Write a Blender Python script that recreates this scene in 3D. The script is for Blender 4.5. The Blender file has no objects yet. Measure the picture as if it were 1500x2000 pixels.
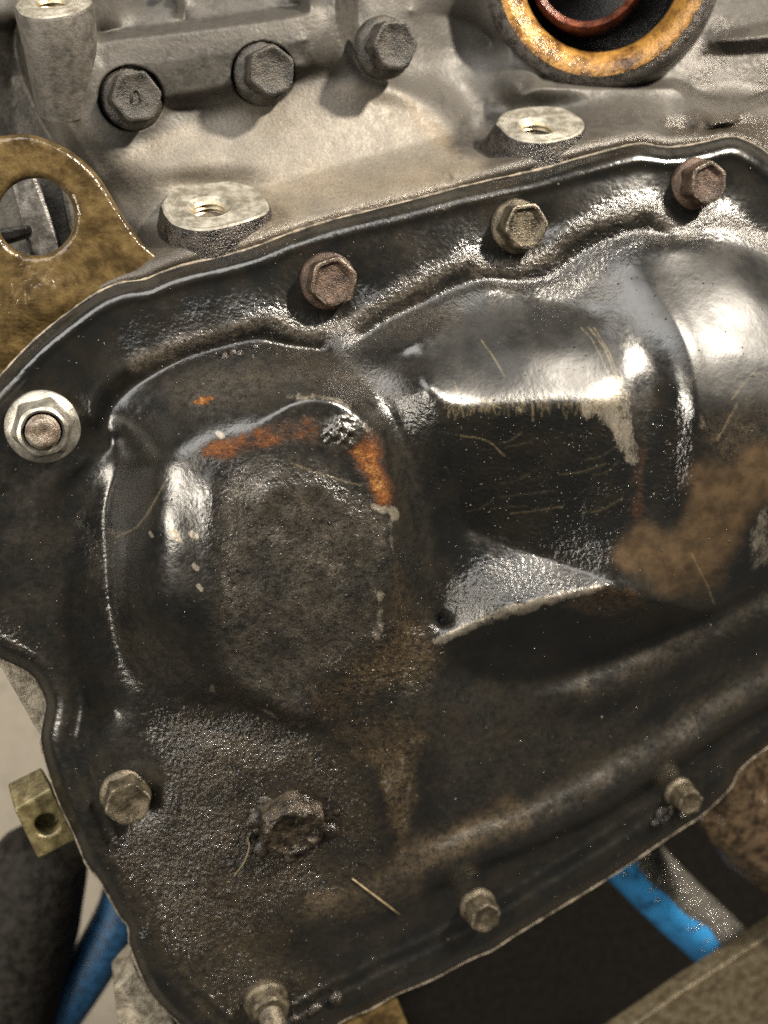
import bpy, bmesh, math, random
import numpy as np
from mathutils import Vector, Matrix, Quaternion

# ------------------------------------------------------------------ camera
W, HH, F = 1500.0, 2000.0, 2150.0          # photograph frame and focal length in photo pixels
P0 = (100.0, 480.0)                        # where the pan's flange normal vanishes in the frame
HC = 0.242                                 # camera height over the flange plane (m)
scene = bpy.context.scene
COL = scene.collection
n_cam = Vector((-(P0[0] - W / 2) / F, (P0[1] - HH / 2) / F, 1.0)).normalized()
QCAM = n_cam.rotation_difference(Vector((0, 0, 1)))
cam_d = bpy.data.cameras.new('camera')
cam = bpy.data.objects.new('camera', cam_d)
COL.objects.link(cam)
cam.rotation_mode = 'QUATERNION'
cam.rotation_quaternion = QCAM
cam.location = (0, 0, HC)
cam_d.sensor_fit = 'VERTICAL'
cam_d.sensor_height = 24.0
cam_d.sensor_width = 18.0
cam_d.lens = 24.0 * F / HH
cam_d.clip_start = 0.005
cam_d.clip_end = 20.0
cam_d.dof.use_dof = True
cam_d.dof.focus_distance = 0.232
cam_d.dof.aperture_fstop = 8.0
scene.camera = cam
RM = np.array(QCAM.to_matrix())

# ------------------------------------------------------------------ world, lamps, exposure
world = bpy.data.worlds.new('World')
scene.world = world
world.use_nodes = True
wn = world.node_tree
wn.nodes['Background'].inputs[0].default_value = (1.0, 0.94, 0.85, 1)
wn.nodes['Background'].inputs[1].default_value = 0.08


def lamp(name, kind, loc, target, power, color, size=0.1, size_y=None, spot=60):
    d = bpy.data.lights.new(name, kind)
    d.energy = power
    d.color = color
    if kind == 'AREA':
        d.size = size
        if size_y:
            d.shape = 'RECTANGLE'
            d.size_y = size_y
    elif kind == 'SPOT':
        d.shadow_soft_size = size
        d.spot_size = math.radians(spot)
        d.spot_blend = 0.6
    else:
        d.shadow_soft_size = size
    o = bpy.data.objects.new(name, d)
    COL.objects.link(o)
    o.location = loc
    o.rotation_mode = 'QUATERNION'
    o.rotation_quaternion = (Vector(target) - Vector(loc)).to_track_quat('-Z', 'Y')
    return o


lamp('work_lamp', 'AREA', (0.74, 0.84, 0.66), (0.07, -0.04, 0), 40.0, (1.0, 0.90, 0.76), 0.09)
lamp('side_lamp', 'AREA', (-0.66, -0.10, 0.50), (0.0, -0.12, 0), 6.5, (1.0, 0.91, 0.77), 0.28)
lamp('daylight_door', 'AREA', (-0.60, 1.20, 0.85), (0.05, -0.05, 0), 34.0, (1.0, 0.97, 0.92), 1.9, 1.0)
scene.view_settings.view_transform = 'Standard'
scene.view_settings.look = 'None'
scene.view_settings.exposure = 0.28
scene.view_settings.gamma = 1.0
scene.cycles.use_denoising = False
scene.cycles.max_bounces = 6


# ------------------------------------------------------------------ projection helpers
def unproj(u, v, h):
    """photo pixel -> point at height h (m) over the flange plane (arrays welcome)"""
    u = np.asarray(u, float); v = np.asarray(v, float); h = np.asarray(h, float)
    x = (u - W / 2) / F; y = -(v - HH / 2) / F
    d = np.stack([RM[0, 0] * x + RM[0, 1] * y - RM[0, 2],
                  RM[1, 0] * x + RM[1, 1] * y - RM[1, 2],
                  RM[2, 0] * x + RM[2, 1] * y - RM[2, 2]], -1)
    t = (HC - h) / (-d[..., 2])
    p = d * t[..., None]
    p[..., 2] += HC
    return p


def P(u, v, h=0.0):
    return Vector(unproj(u, v, h * 0.001))


def on_plane(u, v, pt, nrm):
    """photo pixel -> point on the plane through pt with normal nrm"""
    a = Vector((0, 0, HC)); b = P(u, v, -50.0)
    d = b - a
    return a + d * ((pt - a).dot(nrm) / d.dot(nrm))


# ------------------------------------------------------------------ raster helpers (numpy)
def vnoise(shape, cell, seed, octaves=3):
    rng = np.random.default_rng(seed)
    out = np.zeros(shape); amp = 1.0; tot = 0
    for o in range(octaves):
        c = max(cell / 2 ** o, 1.0)
        gh, gw = int(shape[0] / c) + 3, int(shape[1] / c) + 3
        g = rng.random((gh, gw))
        y = np.arange(shape[0]) / c; x = np.arange(shape[1]) / c
        yi = y.astype(int); xi = x.astype(int)
        fy = (y - yi)[:, None]; fx = (x - xi)[None, :]
        fy = fy * fy * (3 - 2 * fy); fx = fx * fx * (3 - 2 * fx)
        a = g[yi][:, xi]; b = g[yi][:, xi + 1]; cc = g[yi + 1][:, xi]; d = g[yi + 1][:, xi + 1]
        out += amp * ((a * (1 - fx) + b * fx) * (1 - fy) + (cc * (1 - fx) + d * fx) * fy)
        tot += amp; amp *= 0.55
    return out / tot


def gauss(a, s):
    if s < 0.3:
        return a
    r = int(3 * s + 1)
    k = np.exp(-0.5 * (np.arange(-r, r + 1) / s) ** 2); k /= k.sum()
    p = np.pad(a, ((r, r), (0, 0)), mode='edge')
    b = sum(k[i] * p[i:i + a.shape[0]] for i in range(2 * r + 1))
    p = np.pad(b, ((0, 0), (r, r)), mode='edge')
    return sum(k[i] * p[:, i:i + a.shape[1]] for i in range(2 * r + 1))


def smooth(x, a, b):
    t = np.clip((x - a) / (b - a), 0, 1)
    return t * t * (3 - 2 * t)


def spline(pts, n=8):
    """Catmull-Rom through the points (any dimension)"""
    p = np.array(pts, float)
    if len(p) < 3:
        return p
    q = np.vstack([2 * p[0] - p[1], p, 2 * p[-1] - p[-2]])
    out = []
    for i in range(1, len(q) - 2):
        for k in range(n):
            t = k / n
            a, b, c, d = q[i - 1], q[i], q[i + 1], q[i + 2]
            out.append(0.5 * (2 * b + (c - a) * t + (2 * a - 5 * b + 4 * c - d) * t * t + (3 * b - a - 3 * c + d) * t ** 3))
    out.append(p[-1])
    return np.array(out)


class Field:
    """a height field over the photo frame with break lines; solved as a membrane between them"""

    def __init__(self, u0, u1, v0, v1, step):
        self.u = np.arange(u0, u1 + step, step); self.v = np.arange(v0, v1 + step, step)
        self.step = step; self.u0 = u0; self.v0 = v0
        self.U, self.V = np.meshgrid(self.u, self.v)
        self.shape = self.U.shape
        self.acc = np.zeros(self.shape); self.cnt = np.zeros(self.shape)
        self.rmap = np.full(self.shape, 7.0)
        self.wu = self.wv = 0.0

    def line(self, pts, curve=True):
        p = np.array(pts, float)
        if curve and len(p) > 2:
            p = spline(p, 6)
        for a, b in zip(p[:-1], p[1:]):
            n = int(max(abs(b[0] - a[0]), abs(b[1] - a[1])) / (self.step * 0.5)) + 2
            t = np.linspace(0, 1, n)[:, None]
            q = a + (b - a) * t
            j = np.round((q[:, 0] - self.u0) / self.step).astype(int)
            i = np.round((q[:, 1] - self.v0) / self.step).astype(int)
            ok = (i >= 0) & (j >= 0) & (i < self.shape[0]) & (j < self.shape[1])
            np.add.at(self.acc, (i[ok], j[ok]), q[ok, 2]); np.add.at(self.cnt, (i[ok], j[ok]), 1)

    def fill(self, pts, h):
        m = self.inside(pts)
        self.acc[m] += h * 1.0; self.cnt[m] += 1

    def inside(self, pts):
        p = np.array(pts, float)
        m = np.zeros(self.shape, bool)
        x, y = self.U + self.wu, self.V + self.wv
        for a, b in zip(p, np.roll(p, -1, 0)):
            if a[1] == b[1]:
                continue
            c = ((a[1] > y) != (b[1] > y)) & (x < (b[0] - a[0]) * (y - a[1]) / (b[1] - a[1]) + a[0])
            m ^= c
        return m

    def dist(self, pts, reach=1e9, closed=False):
        """distance to a polyline in px (reach limits the work)"""
        p = np.array(pts, float)[:, :2]
        D = np.full(self.shape, 1e6)
        segs = list(zip(p[:-1], p[1:]))
        if closed:
            segs.append((p[-1], p[0]))
        for a, b in segs:
            j0 = int(max(0, (min(a[0], b[0]) - reach - self.u0) / self.step)); j1 = int(min(self.shape[1], (max(a[0], b[0]) + reach - self.u0) / self.step + 2))
            i0 = int(max(0, (min(a[1], b[1]) - reach - self.v0) / self.step)); i1 = int(min(self.shape[0], (max(a[1], b[1]) + reach - self.v0) / self.step + 2))
            if i1 <= i0 or j1 <= j0:
                continue
            x = self.U[i0:i1, j0:j1] - a[0]; y = self.V[i0:i1, j0:j1] - a[1]
            if not np.isscalar(self.wu):
                x = x + self.wu[i0:i1, j0:j1]; y = y + self.wv[i0:i1, j0:j1]
            d = b - a; L = d @ d + 1e-9
            t = np.clip((x * d[0] + y * d[1]) / L, 0, 1)
            D[i0:i1, j0:j1] = np.minimum(D[i0:i1, j0:j1], np.hypot(x - t * d[0], y - t * d[1]))
        return D

    def soften(self, pts, r, width=30):
        """set the rounding radius (px) near a polyline"""
        d = self.dist(spline(np.array(pts, float)[:, :2], 5), width * 2)
        w = 1 - smooth(d, width * 0.6, width * 1.6)
        self.rmap = self.rmap * (1 - w) + r * w

    def solve(self):
        levels = [(self.acc, self.cnt)]
        while min(levels[-1][0].shape) > 10:
            a, c = levels[-1]
            H2, W2 = (a.shape[0] + 1) // 2, (a.shape[1] + 1) // 2
            pa = np.zeros((H2 * 2, W2 * 2)); pc = pa.copy()
            pa[:a.shape[0], :a.shape[1]] = np.where(c > 0, a / np.maximum(c, 1), 0); pc[:c.shape[0], :c.shape[1]] = c > 0
            levels.append((pa.reshape(H2, 2, W2, 2).sum((1, 3)), pc.reshape(H2, 2, W2, 2).sum((1, 3))))
        h = None
        for k, (a, c) in enumerate(reversed(levels)):
            m = c > 0; val = np.where(m, a / np.maximum(c, 1), 0)
            if h is None:
                h = np.full(a.shape, val[m].mean())
            else:
                h = np.repeat(np.repeat(h, 2, 0), 2, 1)[:a.shape[0], :a.shape[1]]
            h[m] = val[m]
            for it in range(160 if k < len(levels) - 2 else 60):
                p = np.pad(h, 1, mode='edge')
                n = 0.25 * (p[:-2, 1:-1] + p[2:, 1:-1] + p[1:-1, :-2] + p[1:-1, 2:])
                h = np.where(m, val, n)
        s = self.step
        sig = [2.0, 6.0, 12.0, 24.0]
        bl = [gauss(h, q / s) for q in sig]
        r = gauss(self.rmap, 12 / s)
        out = bl[0] * 0
        for i in range(len(sig)):
            if i == 0:
                w = 1 - smooth(r, sig[0], sig[1])
            elif i == len(sig) - 1:
                w = smooth(r, sig[-2], sig[-1])
            else:
                w = smooth(r, sig[i - 1], sig[i]) * (1 - smooth(r, sig[i], sig[i + 1]))
            out += w * bl[i]
        return out

    # ---- masks
    def poly(self, pts, soft=12, curve=True):
        p = np.array(pts, float)
        if curve:
            p = spline(np.vstack([p, p[:1]]), 6)[:-1]
        d = self.dist(p, soft * 3, closed=True)
        s = np.where(self.inside(p), d, -d)
        return smooth(s, -soft, soft)

    def stroke(self, pts, width, soft=None, curve=True):
        p = spline(np.array(pts, float), 6) if curve and len(pts) > 2 else np.array(pts, float)
        soft = width * 0.6 if soft is None else soft
        d = self.dist(p, (width + soft) * 1.2)
        return 1 - smooth(d, width * 0.5, width * 0.5 + soft)


# ------------------------------------------------------------------ mesh helpers
def link(name, me, mat=None, parent=None, smooth_shade=True):
    o = bpy.data.objects.new(name, me)
    COL.objects.link(o)
    if mat:
        me.materials.append(mat)
    if parent:
        o.parent = parent
    if smooth_shade and me.polygons:
        me.polygons.foreach_set('use_smooth', [True] * len(me.polygons))
    return o


def empty(name, loc=(0, 0, 0)):
    o = bpy.data.objects.new(name, None)
    o.empty_display_size = 0.01
    COL.objects.link(o)
    o.location = loc
    return o


def tag(o, label, cat=None, group=None, kind=None):
    if label: o['label'] = label
    if cat: o['category'] = cat
    if group: o['group'] = group
    if kind: o['kind'] = kind
    return o


def auto_smooth(o, deg=35):
    m = o.modifiers.new('edges', 'EDGE_SPLIT')
    m.split_angle = math.radians(deg)


def field_mesh(name, f, h_mm, keep, masks, sd=None):
    """grid mesh of the kept cells; masks: dict name -> (4 arrays)"""
    U, V = f.U.copy(), f.V.copy()
    if sd is not None:                                   # pull rim vertices on to the outline
        gy, gx = np.gradient(sd, f.step)
        g = np.hypot(gx, gy) + 1e-6
        near = np.abs(sd) < f.step * 1.6
        rim = near & (keep < 0.5)
        U[rim] -= (sd * gx / g / g)[rim]; V[rim] -= (sd * gy / g / g)[rim]
    cell = (keep[:-1, :-1] + keep[1:, :-1] + keep[:-1, 1:] + keep[1:, 1:]) > 0.5
    used = np.zeros(f.shape, bool)
    used[:-1, :-1] |= cell; used[1:, :-1] |= cell; used[:-1, 1:] |= cell; used[1:, 1:] |= cell
    idx = np.full(f.shape, -1); idx[used] = np.arange(used.sum())
    co = unproj(U[used], V[used], h_mm[used] * 0.001)
    ii, jj = np.nonzero(cell)
    quads = np.stack([idx[ii, jj], idx[ii + 1, jj], idx[ii + 1, jj + 1], idx[ii, jj + 1]], -1)
    me = bpy.data.meshes.new(name)
    me.vertices.add(len(co)); me.vertices.foreach_set('co', co.astype(np.float32).ravel())
    me.loops.add(quads.size); me.loops.foreach_set('vertex_index', quads.astype(np.int32).ravel())
    me.polygons.add(len(quads))
    me.polygons.foreach_set('loop_start', np.arange(0, quads.size, 4, dtype=np.int32))
    me.polygons.foreach_set('loop_total', np.full(len(quads), 4, dtype=np.int32))
    me.update(calc_edges=True)
    for mname, chans in masks.items():
        at = me.color_attributes.new(mname, 'FLOAT_COLOR', 'POINT')
        arr = np.stack([np.clip(c, 0, 1)[used] for c in chans], -1)
        at.data.foreach_set('color', arr.astype(np.float32).ravel())
    me.validate()
    return me


def lathe(bm, prof, seg=40, M=Matrix.Identity(4), closed_top=True, closed_bot=False):
    """prof: list of (radius, z) from bottom to top"""
    rings = []
    for r, z in prof:
        rings.append([bm.verts.new(M @ Vector((r * math.cos(2 * math.pi * k / seg), r * math.sin(2 * math.pi * k / seg), z))) for k in range(seg)])
    for a, b in zip(rings[:-1], rings[1:]):
        for k in range(seg):
            bm.faces.new((a[k], a[(k + 1) % seg], b[(k + 1) % seg], b[k]))
    if closed_top: bm.faces.new(rings[-1])
    if closed_bot: bm.faces.new(list(reversed(rings[0])))
    return rings


def loft(bm, loops, cap0=False, cap1=True):
    rings = [[bm.verts.new(p) for p in L] for L in loops]
    n = len(rings[0])
    for a, b in zip(rings[:-1], rings[1:]):
        for k in range(n):
            bm.faces.new((a[k], a[(k + 1) % n], b[(k + 1) % n], b[k]))
    if cap1: bm.faces.new(rings[-1])
    if cap0: bm.faces.new(list(reversed(rings[0])))
    return rings


def mesh_from(bm, name):
    bmesh.ops.recalc_face_normals(bm, faces=bm.faces)
    me = bpy.data.meshes.new(name); bm.to_mesh(me); bm.free()
    return me


def tube(bm, pts, rad, seg=6, taper=True):
    pts = [Vector(p) for p in pts]
    rings = []
    for i, p in enumerate(pts):
        t = (pts[min(i + 1, len(pts) - 1)] - pts[max(i - 1, 0)]).normalized()
        a = t.cross(Vector((0.13, 0.21, 0.97))).normalized(); b = t.cross(a)
        r = rad[i] if hasattr(rad, '__len__') else rad
        rings.append([bm.verts.new(p + (a * math.cos(2 * math.pi * k / seg) + b * math.sin(2 * math.pi * k / seg)) * r) for k in range(seg)])
    for a, b in zip(rings[:-1], rings[1:]):
        for k in range(seg):
            bm.faces.new((a[k], a[(k + 1) % seg], b[(k + 1) % seg], b[k]))
    bm.faces.new(rings[-1]); bm.faces.new(list(reversed(rings[0])))


# ------------------------------------------------------------------ material helpers
class NT:
    def __init__(self, name):
        self.mat = bpy.data.materials.new(name); self.mat.use_nodes = True
        self.t = self.mat.node_tree; self.t.nodes.clear()
        self.out = self.n('ShaderNodeOutputMaterial')
        self.bsdf = self.n('ShaderNodeBsdfPrincipled')
        self.t.links.new(self.bsdf.outputs[0], self.out.inputs[0])
        self._co = None

    def n(self, t, **kw):
        nd = self.t.nodes.new(t)
        for k, v in kw.items(): setattr(nd, k, v)
        return nd

    def l(self, a, b): self.t.links.new(a, b)

    def co(self):                                        # object position in millimetres
        if self._co is None:
            g = self.n('ShaderNodeNewGeometry'); m = self.n('ShaderNodeVectorMath', operation='SCALE')
            self.l(g.outputs['Position'], m.inputs[0]); m.inputs['Scale'].default_value = 1000.0
            self._co = m.outputs[0]
        return self._co

    def noise(self, scale, detail=4, rough=0.6, dist=0.0, stretch=None):
        nd = self.n('ShaderNodeTexNoise'); nd.inputs['Scale'].default_value = scale
        nd.inputs['Detail'].default_value = detail; nd.inputs['Roughness'].default_value = rough; nd.inputs['Distortion'].default_value = dist
        c = self.co()
        if stretch:
            mp = self.n('ShaderNodeMapping'); self.l(c, mp.inputs[0]); mp.inputs['Scale'].default_value = stretch[0]; mp.inputs['Rotation'].default_value = (0, 0, stretch[1])
            c = mp.outputs[0]
        self.l(c, nd.inputs['Vector'])
        return nd.outputs['Fac']

    def voro(self, scale, feature='F1', rand=1.0):
        nd = self.n('ShaderNodeTexVoronoi', feature=feature); nd.inputs['Scale'].default_value = scale; nd.inputs['Randomness'].default_value = rand
        self.l(self.co(), nd.inputs['Vector'])
        return nd.outputs[0]

    def val(self, x, sock):
        if isinstance(x, (int, float)): sock.default_value = x
        elif isinstance(x, tuple): sock.default_value = (*x, 1)[:4] if len(x) == 3 else x
        else: self.l(x, sock)

    def math(self, op, a, b=0.0, clamp=False):
        m = self.n('ShaderNodeMath', operation=op); m.use_clamp = clamp
        self.val(a, m.inputs[0]); self.val(b, m.inputs[1])
        return m.outputs[0]

    def ramp(self, x, a, b, lo=0.0, hi=1.0):
        m = self.n('ShaderNodeMapRange', interpolation_type='SMOOTHSTEP')
        self.val(x, m.inputs[0]); m.inputs[1].default_value = a; m.inputs[2].default_value = b; m.inputs[3].default_value = lo; m.inputs[4].default_value = hi
        return m.outputs[0]

    def mix(self, f, a, b):
        m = self.n('ShaderNodeMix', data_type='RGBA'); self.val(f, m.inputs[0]); self.val(a, m.inputs[6]); self.val(b, m.inputs[7])
        return m.outputs[2]

    def mixf(self, f, a, b):
        m = self.n('ShaderNodeMix', data_type='FLOAT'); self.val(f, m.inputs[0]); self.val(a, m.inputs[2]); self.val(b, m.inputs[3])
        return m.outputs[0]

    def attr(self, name):
        a = self.n('ShaderNodeAttribute', attribute_name=name)
        s = self.n('ShaderNodeSeparateColor'); self.l(a.outputs['Color'], s.inputs[0])
        return s.outputs[0], s.outputs[1], s.outputs[2], a.outputs['Alpha']

    def bump(self, h, dist_mm, strength=1.0, normal=None):
        b = self.n('ShaderNodeBump'); b.inputs['Distance'].default_value = dist_mm * 0.001; self.val(strength, b.inputs['Strength'])
        self.l(h, b.inputs['Height'])
        if normal is not None: self.l(normal, b.inputs['Normal'])
        return b.outputs[0]

    def set(self, **kw):
        names = dict(color='Base Color', rough='Roughness', metal='Metallic', normal='Normal', coat='Coat Weight', coat_rough='Coat Roughness', spec='Specular IOR Level', coat_normal='Coat Normal')
        for k, v in kw.items(): self.val(v, self.bsdf.inputs[names[k]])
        return self.mat


def edge_mask(m, s, k):
    """threshold a painted mask with a noise so its border breaks up"""
    a = m.math('ADD', s, m.math('MULTIPLY', m.math('SUBTRACT', k, 0.5), 0.9))
    return m.ramp(a, 0.38, 0.62)


def pan_material():
    m = NT('oily_black_pan_paint')
    dust, wear, rust, mud = m.attr('grime')
    grit, oil, scr, tan = m.attr('finish')
    satin, _a, _b, _c = m.attr('sheen')
    n_f = m.noise(1.7, 3, 0.6)          # sub-millimetre grain
    n_m = m.noise(0.6, 4, 0.65)
    n_l = m.noise(0.11, 5, 0.6)
    fine = m.noise(3.2, 2, 0.5)
    streak = m.noise(1.3, 5, 0.7, dist=0.6, stretch=((1.0, 0.4, 1.0), 0.25))
    grainy = m.math('ADD', m.math('MULTIPLY', n_m, 0.45), m.math('MULTIPLY', fine, 0.55))
    dust_e = m.math('MULTIPLY', dust, m.ramp(grainy, 0.34, 0.66), True)

    def feather(mask, k, lo=0.50, hi=1.0, amp=1.5):
        return m.ramp(m.math('ADD', mask, m.math('MULTIPLY', m.math('SUBTRACT', k, 0.5), m.math('MULTIPLY', amp, m.ramp(mask, 0.02, 0.25)))), lo, hi)
    wear_e = feather(wear, m.mixf(0.55, fine, streak), 0.36, 1.15, 1.9)
    rust_k = m.math('ADD', rust, m.math('MULTIPLY', m.math('SUBTRACT', m.mixf(0.5, n_m, fine), 0.5), 1.5))
    rust_e = m.math('MULTIPLY', m.ramp(rust, 0.04, 0.3), m.ramp(rust_k, 0.15, 0.8))
    mud_e = feather(mud, m.mixf(0.6, fine, m.noise(0.3, 5, 0.6)), 0.10, 0.80, 0.4)
    scr_e = m.math('MULTIPLY', scr, m.ramp(m.mixf(0.5, n_m, fine), 0.36, 0.58), True)
    black = m.mix(m.ramp(n_l, 0.35, 0.7), (0.0042, 0.0045, 0.0043), (0.0085, 0.0072, 0.0052))
    dust_c = m.mix(m.ramp(n_l, 0.3, 0.7), (0.034, 0.031, 0.026), (0.050, 0.041, 0.029))
    dust_c = m.mix(m.ramp(dust, 0.62, 1.0), dust_c, (0.120, 0.102, 0.080))
    c = m.mix(dust_e, black, dust_c)
    c = m.mix(m.math('MULTIPLY', m.math('MULTIPLY', tan, m.ramp(grainy, 0.40, 0.62)), 0.85), c, (0.088, 0.060, 0.029))
    mud_c = m.mix(m.ramp(m.noise(0.25, 5, 0.6), 0.3, 0.7), (0.042, 0.027, 0.014), (0.098, 0.063, 0.033))
    c = m.mix(m.math('MULTIPLY', mud_e, 0.56), c, mud_c)
    gold = m.mix(m.ramp(m.noise(0.16, 3, 0.5), 0.4, 0.6), (0.22, 0.085, 0.018), (0.29, 0.160, 0.046))
    rust_c = m.mix(m.ramp(rust_k, 0.45, 0.95), (0.026, 0.012, 0.006), (0.085, 0.030, 0.009))
    rust_c = m.mix(m.ramp(m.math('ADD', m.math('MULTIPLY', rust_k, 0.6), m.math('MULTIPLY', m.noise(0.55, 6, 0.85), 1.1)), 1.02, 1.36), rust_c, gold)
    rust_c = m.mix(m.ramp(m.voro(0.75), 0.12, 0.34, 0.6, 0.0), rust_c, (0.020, 0.009, 0.005))
    c = m.mix(m.math('MULTIPLY', rust_e, 0.9), c, rust_c)
    wear_c = m.mix(streak, (0.12, 0.104, 0.080), (0.34, 0.30, 0.235))
    c = m.mix(m.math('MULTIPLY', wear_e, 0.9), c, wear_c)
    c = m.mix(m.math('MULTIPLY', scr_e, 0.8), c, (0.30, 0.24, 0.13))
    r = m.mixf(dust_e, m.ramp(m.math('ADD', m.math('MULTIPLY', n_m, 0.5), m.math('MULTIPLY', n_l, 0.5)), 0.35, 0.65, 0.19, 0.33), 0.27)
    r = m.mixf(oil, r, 0.13)
    r = m.mixf(satin, r, m.ramp(n_l, 0.3, 0.7, 0.32, 0.44))
    r = m.mixf(mud_e, r, 0.24)
    r = m.mixf(rust_e, r, 0.5)
    r = m.mixf(wear_e, r, 0.36)
    # relief: fine orange-peel everywhere, grains where there is grit
    g = m.voro(0.8)
    grain = m.math('SUBTRACT', 1.0, g)
    gritn = m.math('ADD', m.math('ADD', m.math('MULTIPLY', n_f, 1.1), m.math('MULTIPLY', fine, 0.16)), m.math('MULTIPLY', grain, 0.35))
    b1 = m.bump(m.noise(0.30, 3, 0.5), 0.40, 0.14)
    amp = m.math('ADD', 0.03, m.math('MULTIPLY', m.math('ADD', grit, m.math('MULTIPLY', dust, 0.25)), 0.95), True)
    b2 = m.bump(gritn, 0.45, amp, b1)
    m.set(color=c, rough=r, metal=m.math('MULTIPLY', wear_e, 0.5), normal=b2, spec=m.mixf(m.math('MAXIMUM', rust_e, m.math('MULTIPLY', mud_e, 0.35)), m.mixf(satin, 0.72, 0.40), 0.12))
    return m.mat


def cast_material(name, light=(0.125, 0.114, 0.097), dark=(0.042, 0.039, 0.034), attr=True, rough=0.5, metal=0.25):
    m = NT(name)
    n_l = m.noise(0.10, 6, 0.7); n_m = m.noise(0.42, 6, 0.75); n_f = m.noise(1.3, 4, 0.65)
    v = m.math('ADD', m.math('MULTIPLY', n_l, 0.55), m.math('MULTIPLY', n_m, 0.45))
    c = m.mix(m.ramp(v, 0.36, 0.62), dark, light)
    bs = 0.55
    r = m.ramp(n_m, 0.2, 0.8, rough - 0.1, rough + 0.15)
    if attr:
        lit, grime, oil, tan = m.attr('grime')
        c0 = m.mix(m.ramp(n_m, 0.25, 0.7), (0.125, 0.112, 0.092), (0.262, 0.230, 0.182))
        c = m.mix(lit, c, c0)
        c = m.mix(m.math('MULTIPLY', tan, m.ramp(n_m, 0.2, 0.6)), c, (0.20, 0.14, 0.07))
        gd = m.math('MULTIPLY', m.math('ADD', m.math('MULTIPLY', grime, 0.85), 0.38), m.ramp(m.math('ADD', m.math('MULTIPLY', n_m, 0.6), m.math('MULTIPLY', n_l, 0.4)), 0.41, 0.56), True)
        c = m.mix(gd, c, (0.024, 0.022, 0.018))
        oe = m.math('MULTIPLY', oil, m.ramp(n_f, 0.25, 0.6))
        c = m.mix(m.math('MULTIPLY', oe, 0.85), c, (0.05, 0.038, 0.026))
        r = m.mixf(oil, r, 0.18)
        c = m.mix(m.ramp(m.noise(2.4, 3, 0.7), 0.42, 0.66, 0.0, 0.5), c, (0.035, 0.031, 0.025))
        bs = m.mixf(oil, 0.30, 1.0)
    b = m.bump(m.math('ADD', n_f, n_m), 0.30, bs)
    return m.set(color=c, rough=r, metal=metal, normal=b)


def oily_metal(name, c0, c1, rough=0.25, bump=0.35, metal=0.3, gscale=1.4, thr=(0.35, 0.65), scale=0.35):
    m = NT(name)
    n_m = m.noise(scale, 5, 0.65); n_f = m.noise(gscale, 3, 0.6)
    c = m.mix(m.ramp(n_m, thr[0], thr[1]), c0, c1)
    c = m.mix(m.ramp(m.noise(gscale * 0.45, 5, 0.7), 0.52, 0.72, 0, 0.6), c, tuple(x * 0.35 for x in c0))
    b = m.bump(m.math('ADD', n_f, m.noise(gscale * 2.3, 2, 0.5)), bump, 0.8)
    return m.set(color=c, rough=m.ramp(n_m, 0.2, 0.8, rough, rough + 0.2), metal=metal, normal=b)


MPAN = pan_material()
MBLK = cast_material('cast_aluminium_block')
MCAST = cast_material('plain_casting', attr=False)
MEDGE = oily_metal('worn_bolt_edge', (0.04, 0.033, 0.022), (0.22, 0.19, 0.145), 0.25, 0.2, 0.5, thr=(0.45, 0.6), scale=0.6)
MBOLT = oily_metal('oily_bolt_steel', (0.030, 0.024, 0.015), (0.105, 0.086, 0.056), 0.26, 0.22, 0.45)
MBOLTR = oily_metal('rusty_bolt_steel', (0.028, 0.0165, 0.0105), (0.078, 0.048, 0.032), 0.32, 0.28, 0.3)
MBOLTB = oily_metal('dull_bolt_steel', (0.016, 0.0145, 0.012), (0.056, 0.049, 0.040), 0.38, 0.25, 0.3)
MZINC = oily_metal('zinc_nut', (0.24, 0.225, 0.19), (0.42, 0.395, 0.34), 0.30, 0.05, 0.8)
MSTUD = oily_metal('rusty_stud', (0.085, 0.058, 0.038), (0.22, 0.19, 0.155), 0.25, 0.25, 0.4, scale=0.6)
MMACH = oily_metal('machined_aluminium', (0.15, 0.135, 0.105), (0.31, 0.295, 0.25), 0.32, 0.05, 0.35)
MBOSS = oily_metal('oily_boss_casting', (0.006, 0.005, 0.004), (0.040, 0.032, 0.024), 0.16, 0.5, 0.2, 1.1)
MTHR = oily_metal('thread_metal', (0.24, 0.20, 0.12), (0.40, 0.34, 0.24), 0.3, 0.05, 0.5)
MBRK = oily_metal('oily_brown_bracket', (0.034, 0.022, 0.009), (0.110, 0.074, 0.028), 0.14, 0.26, 0.15, 0.40, (0.34, 0.70), 0.22)
MOLIVE = oily_metal('olive_plated_steel', (0.070, 0.056, 0.024), (0.15, 0.125, 0.060), 0.25, 0.12, 0.4)
MSEAL = oily_metal('pale_sealant', (0.05, 0.04, 0.028), (0.24, 0.20, 0.145), 0.45, 0.2, 0.0)
MALU = oily_metal('pale_alloy_edge', (0.10, 0.085, 0.06), (0.28, 0.25, 0.195), 0.4, 0.35, 0.3)
MRING = oily_metal('orange_varnished_ring', (0.040, 0.016, 0.005), (0.33, 0.17, 0.04), 0.14, 0.35, 0.2, 0.7, (0.33, 0.62), 0.22)
MRINGG = oily_metal('sooty_port_casting', (0.035, 0.030, 0.026), (0.13, 0.115, 0.10), 0.22, 0.6, 0.25, 1.6)
MBLACKIN = oily_metal('black_oily_bore', (0.008, 0.009, 0.010), (0.022, 0.022, 0.024), 0.18, 0.1, 0.0)
MREDIN = oily_metal('red_brown_sleeve', (0.05, 0.012, 0.006), (0.16, 0.045, 0.02), 0.15, 0.15, 0.1)
MBLUE = oily_metal('blue_painted_steel', (0.012, 0.07, 0.17), (0.03, 0.22, 0.50), 0.2, 0.2, 0.0, 1.4, (0.30, 0.50), 0.16)
mb = NT('greasy_blue_steel')
_n = mb.noise(0.055, 4, 0.55); _f = mb.noise(0.42, 3, 0.6)
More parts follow.
